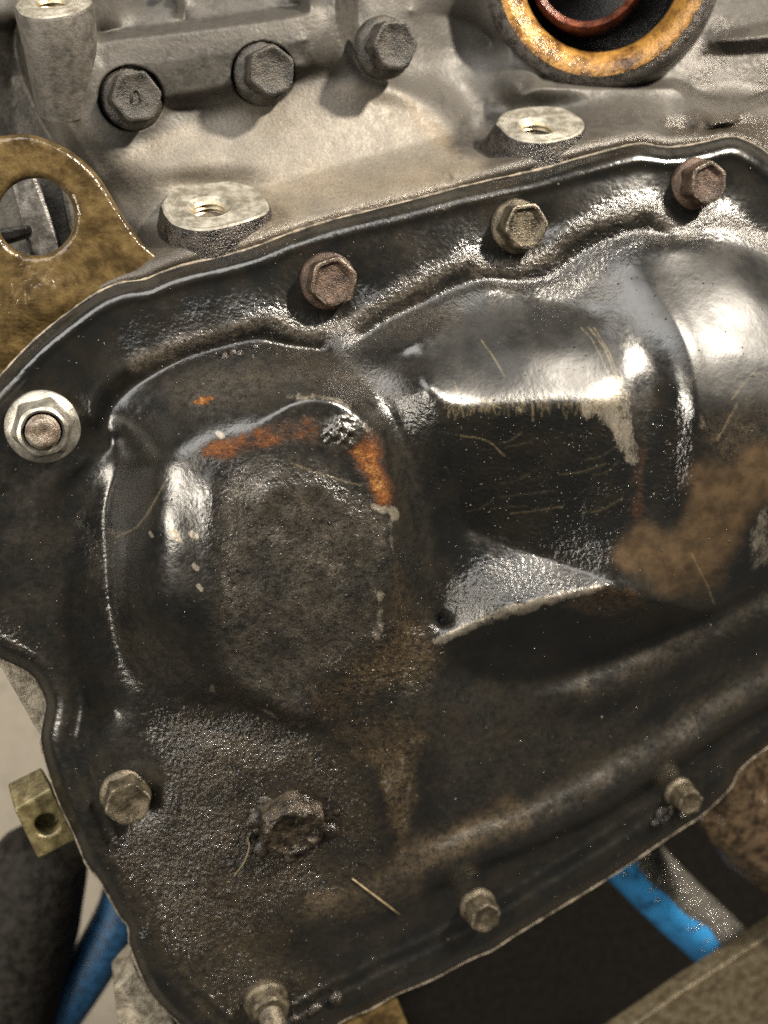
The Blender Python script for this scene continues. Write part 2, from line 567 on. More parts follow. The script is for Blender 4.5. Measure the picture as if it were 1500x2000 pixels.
MBLUED = mb.set(color=mb.mix(mb.ramp(_n, 0.3, 0.6), (0.030, 0.030, 0.027), (0.085, 0.080, 0.070)), rough=0.13, normal=mb.bump(_f, 2.2, 1.0))
MBLUE2 = oily_metal('shaded_blue_steel', (0.005, 0.03, 0.07), (0.010, 0.065, 0.15), 0.4, 0.15, 0.0)  # same blue, with the shadow on the hoop put into the colour
MBEAM = oily_metal('greasy_steel_beam', (0.060, 0.047, 0.027), (0.12, 0.098, 0.062), 0.3, 0.3, 0.4, 0.9)
MBROWN = oily_metal('greasy_brown_casting', (0.018, 0.012, 0.007), (0.080, 0.055, 0.032), 0.16, 0.25, 0.2, 0.7)
MGREY = oily_metal('grey_rubber', (0.008, 0.0072, 0.006), (0.026, 0.023, 0.019), 0.6, 0.3, 0.0, 0.4)
MGREY.node_tree.nodes['Principled BSDF'].inputs['Specular IOR Level'].default_value = 0.12
MSHADE = oily_metal('near_black_shade_backing', (0.003, 0.0028, 0.0022), (0.008, 0.0065, 0.005), 0.75, 0.05, 0.0)  # near-black colour standing for the shade below the pan
MSHADE.node_tree.nodes['Principled BSDF'].inputs['Specular IOR Level'].default_value = 0.1
MFLOOR = oily_metal('pale_concrete', (0.19, 0.17, 0.135), (0.24, 0.215, 0.175), 0.8, 0.1, 0.0, 0.2)
MFIB = oily_metal('dry_fibre', (0.22, 0.165, 0.085), (0.36, 0.29, 0.18), 0.5, 0.0, 0.0)
MCRUMB = oily_metal('dry_mud_crumb', (0.09, 0.065, 0.035), (0.25, 0.20, 0.125), 0.6, 0.2, 0.0)
MDIRT = oily_metal('black_oily_dirt', (0.006, 0.005, 0.004), (0.030, 0.023, 0.015), 0.13, 0.3, 0.0)
MGREYALU = oily_metal('grey_machined_part', (0.09, 0.085, 0.08), (0.24, 0.23, 0.21), 0.3, 0.1, 0.5)

# ------------------------------------------------------------------ THE OIL PAN
TOP_EDGE = [(-160, 900), (-90, 825), (0, 735), (50, 681), (100, 637), (143, 604), (187, 574), (233, 554), (283, 546), (317, 532), (367, 516), (433, 502), (500, 482), (560, 458), (640, 432), (725, 411), (817, 388), (890, 368), (963, 351), (1050, 332), (1133, 309), (1200, 291), (1250, 281), (1300, 288), (1345, 284), (1383, 276), (1410, 269), (1438, 268), (1471, 281), (1500, 300), (1560, 345), (1660, 400)]
RIGHT_EDGE = [(1720, 480), (1740, 800), (1740, 1200), (1700, 1330), (1600, 1400)]
LOW_EDGE = [(1500, 1459), (1445, 1503), (1425, 1540), (1372, 1591), (1317, 1627), (1221, 1693), (1152, 1737), (1071, 1786), (1000, 1830), (960, 1856), (919, 1873), (846, 1912), (773, 1943), (721, 1972), (677, 1990), (600, 2035), (520, 2075), (430, 2060), (380, 2025)]
LEFT_EDGE = [(353, 2000), (317, 1967), (290, 1933), (267, 1883), (253, 1843), (250, 1810), (233, 1787), (207, 1740), (190, 1713), (167, 1683), (147, 1633), (113, 1560), (90, 1490), (80, 1443), (86, 1400), (88, 1367), (60, 1318), (0, 1285), (-60, 1240), (-120, 1150), (-160, 1020)]
OUT = spline(np.array(TOP_EDGE + RIGHT_EDGE + LOW_EDGE + LEFT_EDGE), 5)

f = Field(-180, 1760, 240, 2100, 2.6)
ins = f.inside(OUT)
dist = f.dist(OUT, 120, closed=True)
sd = np.where(ins, dist, -dist)

L = f.line
# flange level
L([(-180, 880, 0), (60, 720, 0), (150, 650, 0), (240, 600, 0), (360, 570, 0), (520, 535, 0), (760, 455, 0), (960, 405, 0), (1140, 350, 0), (1300, 330, 0), (1430, 330, 0), (1520, 380, 0), (1700, 480, 0)])
L([(-60, 760, 0), (-60, 900, 0), (-100, 1050, 0), (-40, 1180, 0), (50, 1240, 0), (110, 1350, 0), (115, 1440, 0), (150, 1560, 0), (205, 1680, 0), (280, 1790, 0), (310, 1900, 0), (400, 1990, 0), (520, 2030, 0), (640, 1970, 0), (760, 1890, 0), (900, 1830, 0), (1000, 1770, 0), (1150, 1685, 0), (1300, 1595, 0), (1400, 1520, 0), (1470, 1440, 0), (1600, 1360, 0)])
for c in [(85, 840), (650, 548), (1015, 442), (1368, 358), (245, 1562), (938, 1775), (1328, 1560), (520, 1965)]:    # flat seats
    L([(c[0] - 45, c[1], 0), (c[0], c[1] - 40, 0), (c[0] + 45, c[1], 0), (c[0], c[1] + 45, 0), (c[0] - 45, c[1], 0)], False)
# bead along the flange and the groove inside it
BEAD = [(184, 822), (190, 780), (213, 745), (262, 710), (350, 674), (440, 646), (505, 626), (531, 620), (552, 634), (580, 652), (640, 650), (690, 628), (729, 596), (780, 574), (853, 533), (912, 507), (940, 522), (985, 524), (1030, 512), (1078, 490), (1097, 464), (1152, 437), (1207, 421), (1262, 405), (1280, 413), (1302, 433), (1335, 455), (1361, 441), (1390, 422), (1427, 429), (1463, 451), (1500, 477), (1600, 550), (1740, 640)]
L([(u, v, 2.8) for u, v in BEAD])
INB = [(203, 838), (212, 800), (245, 765), (285, 738), (350, 704), (417, 681), (500, 662), (560, 676), (640, 688)]
L([(u, v, 0.3) for u, v in INB])
L([(700, 668, 2.5), (754, 628, 1.5), (817, 599, 1.5), (870, 570, 1.5), (938, 546, 1.5), (1010, 552, 2), (1080, 540, 2.0), (1110, 510, 1.0), (1160, 478, 1.0), (1230, 455, 1.5), (1270, 452, 1.5), (1310, 470, 2.5), (1360, 475, 3.0), (1420, 470, 3), (1480, 500, 3), (1560, 560, 3), (1740, 690, 3)])
BEAD2 = [(165, 905), (112, 938), (88, 965), (80, 1000), (84, 1060), (95, 1130), (112, 1210), (140, 1300), (167, 1380), (200, 1440)]
L([(u, v, 1.5 - 0.006 * max(0, v - 1000) * 0.5) for u, v in BEAD2])
INB2 = [(195, 880), (150, 935), (120, 985), (122, 1040), (132, 1130), (150, 1220), (185, 1310), (225, 1390)]
L([(u, v, 0.1) for u, v in INB2])
L([(215, 850, 0.0), (225, 870, 0.3), (200, 890, 0.0)])
# mound A: foot, shoulder, plateau
L([(250, 838, 4.0), (243, 885, 4.0), (226, 935, 2.5), (208, 1000, 1.2), (212, 1090, 0.9), (222, 1200, 1.0), (258, 1310, 2.5), (330, 1350, 8), (430, 1370, 10.0), (520, 1396, 12.0), (592, 1424, 14.0), (640, 1418, 17)])
L([(295, 915, 20.5), (335, 885, 22.5), (420, 838, 24), (500, 775, 19), (580, 738, 16.5), (640, 738, 17)])
L([(380, 770, 13), (470, 735, 10), (560, 715, 9)])
PLAT = [(412, 965, 28), (432, 905, 26.5), (480, 850, 26), (560, 793, 26), (620, 778, 26.2), (675, 795, 26.8), (722, 842, 27.6), (750, 915, 28.5), (766, 988, 29.5), (770, 1080, 29), (752, 1180, 28.5), (758, 1232, 27), (700, 1290, 26), (625, 1330, 24.5), (600, 1400, 21.5), (540, 1383, 20.5), (440, 1322, 22), (408, 1255, 25.5), (414, 1150, 27.5), (412, 1050, 28.3), (412, 965, 28)]
L(PLAT)
L([(520, 960, 30), (640, 960, 30.5), (700, 1080, 30.5), (640, 1200, 29), (500, 1250, 27.5), (460, 1100, 29), (520, 960, 30)])
L([(405, 905, 26)], False); L([(560, 880, 28.2), (650, 880, 28.2), (715, 960, 29.4)])
L([(305, 985, 23), (318, 1060, 24), (328, 1180, 23), (362, 1280, 21.5)]); L([(258, 1080, 14.5), (264, 1190, 13.5), (302, 1290, 12)])
# trough B
L([(655, 705, 8), (705, 740, 14), (760, 800, 19.5), (803, 900, 21.5), (832, 1000, 20.5), (850, 1090, 18), (858, 1150, 16.5), (862, 1205, 15)])
L([(800, 1210, 19), (830, 1240, 19.5), (850, 1252, 19.5)])
# middle block C
L([(770, 690, 13), (815, 668, 15), (900, 610, 8), (960, 562, 5), (1023, 577, 6), (1080, 594, 8), (1115, 600, 10), (1157, 612, 13)])
L([(800, 690, 15), (822, 740, 25), (850, 775, 30), (885, 796, 32), (1000, 793, 33), (1110, 790, 33.5), (1205, 786, 34)])
L([(850, 775, 30), (872, 850, 30.5), (888, 930, 26), (905, 1005, 20.5), (918, 1035, 18)])
CREASE = [(918, 1035, 18), (1000, 1066, 20.5), (1090, 1098, 25), (1188, 1133, 31.8)]
L(CREASE)
L([(1155, 615, 13), (1192, 650, 21), (1222, 707, 28), (1240, 762, 32), (1247, 830, 34.5), (1250, 900, 35), (1246, 980, 35), (1225, 1050, 34), (1188, 1133, 31.5)])
L([(1000, 690, 24), (1100, 690, 25)])
RIDGE = [(838, 1258, 19), (870, 1245, 21.5), (950, 1213, 26), (1010, 1190, 28.5), (1100, 1164, 31), (1190, 1148, 32.5), (1250, 1168, 33), (1310, 1182, 31), (1385, 1200, 25), (1440, 1165, 24), (1500, 1130, 24), (1740, 1010, 24)]
L(RIDGE)
L([(905, 1120, 18.5), (940, 1125, 21.5), (1010, 1130, 24.6), (1090, 1132, 28)])
# groove D and dome E
L([(1140, 560, 6), (1200, 545, 9), (1236, 580, 15.5), (1275, 670, 25), (1298, 760, 30), (1308, 850, 32.5), (1303, 940, 33.5), (1292, 1010, 35)])
L([(1225, 520, 10), (1268, 562, 17.5), (1312, 622, 26), (1340, 680, 32), (1354, 740, 36), (1366, 800, 38.5), (1374, 860, 39.5), (1370, 950, 40), (1340, 1020, 38.5)])
L([(1225, 520, 10), (1270, 495, 9), (1320, 475, 8.5), (1390, 492, 10), (1500, 520, 12), (1740, 600, 14)])
L([(1400, 560, 20), (1500, 575, 20.5), (1740, 640, 22)])
L([(1420, 680, 32), (1500, 690, 32), (1740, 730, 32)])
L([(1430, 780, 38), (1740, 800, 38)])
L([(1440, 900, 41), (1740, 890, 41)])
L([(1400, 1020, 39.5), (1500, 1000, 40), (1740, 950, 39)])
L([(1330, 1100, 35), (1440, 1090, 34), (1560, 1040, 34)])
# lower wall, ledges L1 and L2
L([(860, 1300, 18), (940, 1320, 15), (1010, 1335, 13.5), (1089, 1331, 12.5), (1207, 1279, 13.5), (1298, 1243, 14.5), (1372, 1211, 16), (1430, 1180, 17), (1500, 1148, 18), (1740, 1030, 18)])
L1 = [(1050, 1385, 12.8), (1104, 1357, 13.6), (1225, 1313, 14.6), (1317, 1270, 15.4), (1408, 1222, 17), (1500, 1182, 18), (1740, 1065, 18)]
L([(u, v, h + 2.6) for u, v, h in L1]); L([(u + 9, v + 20, h + 2.2) for u, v, h in L1[1:]])
L([(1130, 1410, 10), (1250, 1365, 10.5), (1380, 1310, 11), (1500, 1250, 12), (1740, 1130, 12)])
L2A = [(840, 1640, 5.6), (927, 1602, 6.2), (1000, 1578, 6.6), (1115, 1525, 7.2), (1207, 1472, 7.6), (1280, 1430, 8), (1400, 1355, 8.4), (1500, 1295, 9), (1740, 1160, 9)]
L([(u, v, h - 1.2) for u, v, h in L2A])
L2 = [(580, 1790, 3.2), (655, 1765, 4.6), (721, 1755, 5.6), (780, 1732, 6), (812, 1692, 6.2), (860, 1668, 6.6), (935, 1636, 7), (1010, 1612, 7.2), (1120, 1558, 7.6), (1215, 1506, 8), (1290, 1466, 8.2), (1400, 1395, 8.6), (1500, 1330, 9), (1740, 1190, 9)]
L([(u, v, h + 2.0) for u, v, h in L2]); L([(u + 14, v + 27, h + 1.9) for u, v, h in L2[4:]])
L([(640, 1850, 0.6), (720, 1810, 0.4), (800, 1780, 0.3), (870, 1735, 0.3), (935, 1702, 0.3), (1010, 1675, 0.3), (1080, 1642, 0.3), (1180, 1598, 0.3), (1280, 1530, 0.3), (1400, 1440, 0.3), (1500, 1380, 0.3), (1700, 1280, 0.3)])
# gritty lower face with its corner F
L([(285, 1415, 3.0), (330, 1480, 5.5), (335, 1580, 5.0), (300, 1690, 1.0), (350, 1790, 1.0), (480, 1860, 0.6), (580, 1860, 0.6)])
L([(400, 1460, 10.5), (480, 1500, 11), (640, 1480, 14.5)])
L([(400, 1640, 6), (480, 1700, 6.0), (620, 1710, 6.5), (690, 1670, 8)])
L([(700, 1465, 16.0), (770, 1442, 18), (835, 1425, 17.5)])
L([(735, 1500, 16.5), (760, 1590, 13), (770, 1650, 10), (770, 1700, 7)])
L([(835, 1425, 17.5), (812, 1520, 14), (800, 1600, 11), (790, 1680, 7.5)])
L([(770, 1350, 20), (840, 1365, 19.5), (880, 1400, 17.5)])
L([(880, 1450, 14), (900, 1540, 9.5), (860, 1620, 6.5)])
L([(1000, 1430, 11.5), (1000, 1520, 8.5)])
# rounding radii
f.soften(RIDGE, 5, 22); f.soften(CREASE, 3, 16); f.soften(BEAD, 6, 18)
f.soften([(885, 796), (1205, 786)], 16, 40)
f.soften([(330, 885), (420, 838), (520, 790)], 22, 60); f.soften([(560, 790), (640, 775), (720, 840)], 10, 30)
f.soften(np.array(PLAT)[:, :2], 7, 26); f.soften([(300, 985), (320, 1100), (340, 1240)], 22, 60)
f.soften([(1440, 560), (1440, 1000)], 24, 120)
f.soften([(1240, 580), (1275, 670), (1298, 780), (1303, 980)], 20, 46); f.soften([(1265, 565), (1312, 622), (1345, 690), (1366, 800)], 9, 24)
f.soften([(780, 780), (828, 1000), (860, 1180)], 13, 45)
f.soften(np.array(L2)[:, :2], 12, 42); f.soften(np.array(L1)[:, :2], 12, 36)
f.soften([(320, 1000), (330, 1280)], 22, 70)
f.soften([(980, 680), (1150, 690)], 24, 60)
f.soften([(840, 1370), (900, 1500)], 18, 60)
hf = f.solve()
_k = 0.82 - 0.14 * smooth(f.U + 0.12 * (f.V - 1000), 700, 920) * (1 - smooth(f.V, 1000, 1200)) - 0.10 * smooth(f.V, 1150, 1300)
hf = np.where(hf > 4, 4 + (hf - 4) * _k, hf)              # depth of the pressing
# rolled lip, thin bead before it
hf = hf - 4.2 * (1 - smooth(sd, -2, 27)) ** 1.3 + 0.5 * np.exp(-((sd - 34) / 9) ** 2) + smooth(f.V - 0.2 * f.U, 1250, 1400) * (0.7 * np.exp(-((sd - 46) / 9) ** 2) + 0.6 * np.exp(-((sd - 74) / 8) ** 2))
S = f.shape
st = f.step
hf += 0.35 * (vnoise(S, 110 / st, 3, 2) - 0.5) + 0.05 * (vnoise(S, 28 / st, 4, 2) - 0.5)
# pit at the end of the trough
hf -= 3.0 * np.exp(-(((f.U - 862) / 15) ** 2 + ((f.V - 1210) / 13) ** 2))
_l = np.exp(-(((f.U - 664) / 32) ** 2 + ((f.V - 846) / 27) ** 2))
hf += _l * (1.1 + 2.2 * (vnoise(S, 9 / st, 8, 2) - 0.5))
hf += 0.35 * (vnoise(S, 20 / st, 9) - 0.5) * (1 - smooth(sd, 10, 40))
PAN_H = hf


def pan_h(u, v):
    j = (u - f.u0) / st; i = (v - f.v0) / st
    j = min(max(j, 0), S[1] - 2); i = min(max(i, 0), S[0] - 2)
    return float(PAN_H[int(round(i)), int(round(j))])


# ---- painted masks
n1 = vnoise(S, 120 / st, 11, 4); n2 = vnoise(S, 40 / st, 12, 3); n3 = vnoise(S, 14 / st, 13, 2)
poly, stroke = f.poly, f.stroke
f.wu = 20 * (vnoise(S, 30 / st, 14, 3) - 0.5) + 7 * (vnoise(S, 8 / st, 16, 2) - 0.5)
f.wv = 20 * (vnoise(S, 30 / st, 15, 3) - 0.5) + 7 * (vnoise(S, 8 / st, 17, 2) - 0.5)


def union(*a):
    r = a[0]
    for b in a[1:]:
        r = np.maximum(r, b)
    return r


dust = np.clip(0.10 + 0.5 * (n1 - 0.45), 0.0, 1)
plateau = poly([(412, 965), (470, 890), (600, 900), (764, 1000), (768, 1080), (745, 1190), (758, 1235), (640, 1320), (600, 1405), (540, 1385), (430, 1320), (408, 1250), (418, 1150), (415, 1050)], 28)
lowface = poly([(300, 1400), (430, 1380), (600, 1430), (700, 1480), (740, 1600), (740, 1720), (620, 1770), (560, 1860), (640, 1930), (480, 1990), (340, 1900), (260, 1740), (210, 1650), (330, 1600), (340, 1500)], 62)
dust = union(dust, 0.78 * plateau * (0.70 + 0.45 * n2), 0.40 * lowface)
dust = union(dust, 0.85 * stroke(BEAD[3:], 20, 22), 0.55 * stroke([(600, 690), (700, 640), (800, 620), (950, 575)], 30, 60), 0.7 * poly([(330, 740), (450, 710), (640, 700), (760, 720), (770, 800), (680, 760), (560, 770), (420, 820), (330, 800)], 30))
dust = union(dust, (0.42 + 0.5 * n2) * stroke([(1150, 1345), (1225, 1316), (1317, 1272), (1408, 1224), (1500, 1184), (1700, 1089)], 8, 50))  # dust along L1, its pale tone also painting the lit crest
dust = union(dust, (0.45 + 0.5 * n2) * stroke([(620, 1772), (721, 1752), (780, 1728), (830, 1672), (935, 1630), (1010, 1606), (1120, 1552), (1215, 1500), (1290, 1460), (1400, 1390), (1500, 1322), (1700, 1200)], 14, 70))  # dust along L2, its pale tone also painting the grey sheen
dust = union(dust, 0.7 * poly([(1080, 540), (1160, 520), (1215, 535), (1200, 585), (1120, 590), (1060, 570)], 12))
dust = union(dust, 0.45 * poly([(700, 1320), (1000, 1350), (1100, 1420), (1250, 1380), (1180, 1470), (1000, 1560), (860, 1620), (840, 1450)], 40) * (0.5 + n2))
dust = union(dust, 0.5 * poly([(150, 1010), (210, 1060), (215, 1180), (300, 1330), (380, 1370), (260, 1340), (200, 1200)], 14), 0.5 * poly([(220, 1220), (300, 1230), (420, 1350), (300, 1330)], 20))
dust = union(dust, 0.25 * stroke([(780, 880), (812, 1000), (820, 1120), (830, 1180)], 34, 30))
dust = union(dust, 0.35 * stroke([(560, 500), (760, 470), (960, 400)], 60, 60) * n2 * 1.6)
_w = np.repeat(vnoise((S[0] // 14 + 2, S[1]), 12 / st, 18, 3), 14, 0)[:S[0]]
_w = gauss(np.take_along_axis(_w, (np.arange(S[1])[None] + (np.arange(S[0])[:, None] * 0.35).astype(int)) % S[1], 1), 1.5)
dust = union(dust, 0.45 * poly([(820, 1340), (1000, 1340), (1200, 1330), (1400, 1260), (1500, 1240), (1500, 1290), (1280, 1430), (1000, 1580), (850, 1640), (840, 1450)], 30) * smooth(_w, 0.45, 0.75))
darkc = poly([(875, 825), (960, 812), (1150, 808), (1215, 850), (1232, 960), (1210, 1070), (1175, 1115), (930, 1030), (895, 960)], 14)
dust = union(dust, 0.3 * darkc * smooth(_w, 0.4, 0.7)) * (1 - 0.55 * darkc)
dust *= (1 - 0.7 * poly([(1282, 800), (1345, 760), (1372, 860), (1340, 1000), (1290, 960)], 14))
dust *= (1 - 0.6 * poly([(150, 660), (300, 600), (420, 600), (260, 690), (190, 740), (130, 740)], 20))
dust *= (1 - 0.7 * poly([(860, 1270), (1000, 1220), (1250, 1190), (1370, 1205), (1200, 1275), (1080, 1320), (950, 1330)], 12))
# bare metal wear on the edges
brk = 0.55 + 0.9 * (n3 - 0.5) + 0.6 * (n2 - 0.5)
wear = 0.46 * stroke([(872, 800), (960, 792), (1090, 795), (1195, 790)], 8, 30) * brk * 1.25
wear = union(wear, 0.95 * poly([(1130, 770), (1200, 735), (1232, 770), (1243, 850), (1246, 905), (1215, 890), (1190, 830), (1140, 812)], 12) * (0.45 + 0.9 * n2))
wear = union(wear, 0.9 * stroke([(860, 1250), (905, 1230), (950, 1212), (1010, 1190), (1100, 1163), (1170, 1150)], 14, 9) * (0.55 + 0.8 * n3))
wear = union(wear, 0.9 * stroke([(565, 778), (610, 773), (660, 785), (700, 820), (722, 838)], 6, 7) * brk * 1.3)
wear = union(wear, 0.9 * stroke([(735, 990), (768, 1000), (772, 1012)], 12, 7), 0.85 * stroke([(765, 1020), (768, 1070), (778, 1105)], 7, 7) * brk * 1.3)
wear = union(wear, 0.5 * stroke([(1340, 660), (1352, 740), (1368, 830)], 10, 16) * brk * 1.4, 0.5 * poly([(1370, 700), (1500, 680), (1500, 760), (1440, 830), (1380, 820)], 30) * (n3 * 1.2) * (n2 * 1.4))
wear = union(wear, 0.62 * (n3 * 1.3) * poly([(715, 1465), (830, 1435), (815, 1500), (800, 1640), (780, 1690), (765, 1600), (740, 1510)], 10) * (0.4 + 0.8 * n2))
wear = union(wear, 0.75 * poly([(1470, 1010), (1500, 985), (1540, 990), (1540, 1060), (1470, 1120), (1462, 1080)], 12) * (0.5 + 0.7 * n3))
wear = union(wear, 0.85 * stroke([(746, 1160), (745, 1210), (735, 1240)], 9, 9) * brk * 1.3, 0.45 * stroke([(745, 1080), (735, 1150)], 16, 14) * brk)
wear = union(wear, 0.8 * stroke([(415, 1340), (470, 1370), (540, 1400), (595, 1420)], 5, 8) * brk * 1.3)
wear = union(wear, 0.55 * poly([(400, 850), (440, 838), (500, 815), (560, 790), (600, 800), (540, 830), (470, 852), (410, 870)], 8) * (n3 * 1.5) * (n2 * 1.2))
wear = union(wear, 0.42 * stroke([(920, 1032), (1000, 1063), (1090, 1097), (1185, 1130)], 4, 5) * brk * 1.4)
wear = union(wear, 0.42 * stroke([(860, 845), (880, 920), (900, 990)], 4, 6) * brk * 1.4)
wear = union(wear, 0.45 * stroke([(210, 1040), (235, 1040), (240, 1085)], 6, 7) * brk * 1.4)
# rust
rust = union(0.85 * poly([(405, 862), (470, 845), (550, 822), (625, 818), (642, 856), (560, 870), (480, 886), (430, 900), (385, 888)], 15) * (0.45 + 0.75 * n2 + 0.2 * n3),
             1.0 * poly([(700, 832), (738, 850), (752, 905), (770, 975), (765, 990), (735, 985), (705, 930), (672, 885), (690, 850)], 15))
rust = union(rust, 0.5 * stroke([(1250, 880), (1250, 960), (1248, 1010)], 14, 10), 0.5 * poly([(1120, 1160), (1200, 1142), (1250, 1165), (1180, 1185)], 8) * (0.4 + n3))
lump = poly([(640, 820), (680, 815), (705, 840), (690, 870), (660, 880), (625, 855)], 9)
rust *= (1 - lump) * (0.42 + 0.60 * n2 + 0.45 * n3)
dust = union(dust, 0.6 * lump)
# brown stain (dried muddy oil)
mud = union(poly([(1325, 935), (1360, 905), (1410, 900), (1450, 880), (1540, 860), (1540, 960), (1480, 990), (1430, 1080), (1380, 1100), (1330, 1050), (1350, 980)], 10),
            poly([(1188, 1080), (1225, 1045), (1265, 1010), (1300, 1040), (1340, 1040), (1370, 1090), (1300, 1140), (1255, 1120), (1200, 1105)], 9),
            0.55 * poly([(1260, 1100), (1400, 1080), (1420, 1150), (1330, 1175), (1270, 1165)], 14))
mud *= (1 - 0.8 * stroke([(1400, 935), (1440, 895)], 14, 10)) * (1 - 0.9 * stroke([(1290, 1010), (1298, 1040)], 20, 14))
mud = gauss(mud, 17 / st) * (0.55 + 0.7 * n2)
# tan oily dust
tan = union(0.8 * poly([(770, 1110), (800, 1180), (850, 1270), (820, 1330), (700, 1330), (680, 1290), (760, 1240)], 30) * (0.3 + n2), 0.45 * stroke([(621, 1770), (721, 1752), (790, 1720), (830, 1672), (900, 1640), (1000, 1590)], 40, 30) * n2 * 1.8,
            0.75 * (0.2 + 1.2 * n2) * poly([(700, 1465), (835, 1430), (815, 1500), (800, 1640), (780, 1690), (765, 1600), (740, 1510)], 14), 0.4 * poly([(640, 1420), (760, 1390), (830, 1440), (760, 1500), (690, 1480)], 20), 0.3 * lowface * n1 * 1.5, 0.55 * poly([(600, 1340), (760, 1300), (700, 1400), (620, 1410)], 20) * n2 * 1.6, 0.3 * poly([(1370, 800), (1540, 780), (1540, 880), (1400, 900)], 30) * n2 * 1.7,
            0.75 * poly([(1120, 1172), (1190, 1148), (1260, 1172), (1200, 1200), (1110, 1190)], 10))
# satin clean paint on the upper faces of the two rounded pressings
satin = union(poly([(830, 690), (930, 600), (1040, 590), (1160, 630), (1215, 720), (1200, 770), (1000, 775), (860, 770)], 24), poly([(1240, 540), (1320, 485), (1540, 520), (1560, 800), (1380, 810), (1330, 680)], 24))
dust *= 1 - 0.8 * satin
rust = gauss(rust, 5 / st); wear = gauss(wear, 2.5 / st)
# coarse grit
grit = union(1.25 * lowface * (0.35 + 1.1 * n1), 0.45 * plateau, 0.6 * stroke(BEAD[4:], 26, 34), 0.55 * poly([(220, 640), (330, 580), (500, 560), (560, 600), (420, 650), (260, 700)], 20), 0.5 * poly([(560, 640), (760, 590), (930, 540), (840, 640), (700, 680), (780, 800), (640, 720), (560, 700)], 30),
             0.3 * poly([(700, 760), (800, 760), (870, 800), (790, 880), (760, 850)], 20), 0.5 * poly([(1255, 800), (1340, 800), (1360, 950), (1320, 1010), (1262, 980)], 12), 0.55 * darkc, 0.9 * poly([(600, 1300), (790, 1180), (860, 1260), (840, 1370), (640, 1420)], 20), 0.28 * poly([(500, 480), (950, 370), (980, 480), (720, 560), (560, 560)], 30),
             0.6 * poly([(890, 1060), (1000, 1100), (1180, 1140), (1000, 1180), (870, 1230), (820, 1190)], 14), 0.7 * poly([(980, 530), (1220, 430), (1300, 450), (1150, 560), (1080, 580)], 20), 0.3 * poly([(100, 1000), (220, 1020), (230, 1200), (420, 1370), (250, 1330)], 20), 0.6 * poly([(0, 1170), (60, 1260), (130, 1500), (300, 1900), (240, 1800), (90, 1400), (-40, 1240)], 12),
             0.08 * stroke([(700, 1752), (830, 1672), (1010, 1606), (1215, 1500), (1400, 1390)], 40, 30), 0.05 + 0 * n1)
flange = poly([(120, 720), (180, 650), (330, 560), (520, 500), (760, 430), (960, 380), (1140, 330), (1300, 310), (1450, 310), (1540, 370), (1500, 440), (1400, 405), (1262, 390), (1150, 420), (1080, 465), (1000, 495), (920, 490), (780, 555), (700, 600), (560, 605), (440, 632), (260, 690), (180, 760)], 16)
grit = union(grit, 0.8 * np.clip(rust, 0, 1))
grit *= (1 - 0.55 * flange) * (1 - 0.7 * satin)
dust *= 1 - 0.5 * flange
grit = np.clip(gauss(grit, 14 / st) * (0.55 + 0.9 * (n2 - 0.3)), 0, 1)
oilm = union(darkc * 0.7, flange * 0.6 * (0.5 + n1), 0.8 * poly([(60, 700), (220, 600), (330, 590), (200, 700), (180, 820), (60, 760)], 20), 0.8 * poly([(1282, 740), (1350, 760), (1375, 860), (1330, 1010), (1270, 960)], 14), 0.6 * poly([(150, 1120), (230, 1180), (300, 1340), (180, 1400), (120, 1250)], 20), 0.85 * lowface * (0.4 + n2))
# scratches: thin pale scores
scr = np.zeros(S)
f.wu = f.wu * 0.08; f.wv = f.wv * 0.08
rs = random.Random(7)
SCR = [[(888, 748), (900, 790), (905, 815)], [(940, 665), (965, 700), (985, 735)], [(905, 770), (950, 785), (985, 800)], [(1135, 640), (1160, 670), (1190, 735)], [(1150, 640), (1180, 680), (1200, 730)], [(1160, 640), (1190, 690), (1206, 735)], [(570, 905), (640, 930), (705, 948)], [(325, 935), (310, 965), (290, 1000), (265, 1030), (225, 1050)], [(1350, 1080), (1380, 1140), (1395, 1180)], [(890, 850), (950, 860), (985, 890)], [(1430, 780), (1470, 730), (1495, 735)], [(1400, 860), (1440, 790)]]
for s_ in SCR:
    scr = union(scr, rs.uniform(0.28, 0.5) * stroke(s_, 0.6, 2.4))
for k in range(110):                                       # hatch of scrapes along the worn front edge of C
    x = rs.uniform(870, 1225); y = 786 + rs.uniform(-16, 10); a = rs.uniform(-0.5, 0.3); l_ = rs.uniform(8, 30)
    scr = union(scr, rs.uniform(0.08, 0.32) * stroke([(x, y), (x + a * l_, y + l_)], 0.8, 2.6))
for k in range(11):
    x = rs.uniform(900, 1160); y = rs.uniform(860, 1010); l_ = rs.uniform(40, 110)
    scr = union(scr, rs.uniform(0.05, 0.16) * stroke([(x, y), (x + l_ * 0.5, y - 6), (x + l_, y + rs.uniform(-30, -4))], 0.8, 2.6))
for (x, y) in [(395, 785), (405, 778)]:
    rust = union(rust, 0.9 * stroke([(x - 12, y), (x + 8, y + 1)], 7, 4))
for (x, y, w_) in [(342, 1040, 9), (346, 1052, 9), (378, 1045, 10), (295, 1044, 4), (382, 1108, 7), (390, 1148, 6), (430, 850, 8)]:
    wear = union(wear, 0.95 * stroke([(x - w_ / 2, y - 4), (x + w_ / 2, y + 3)], w_, 4, False))
_r = np.random.default_rng(77)
hf = hf + (0.004 + 0.125 * grit * (0.4 + n3)) * gauss(_r.standard_normal(S), 0.55) * 1.6
kp = (sd > 0).astype(float)
me = field_mesh('pan_body', f, hf, kp, {'grime': (dust, wear, rust, mud), 'finish': (grit, oilm, scr, tan), 'sheen': (satin, satin, satin, satin)}, sd)
oil_pan = tag(empty('oil_pan', (0, 0, 0)), 'dented black stamped steel oil pan covered in oily grime, bolted to the engine', 'oil pan')
link('pan_body', me, MPAN, oil_pan)

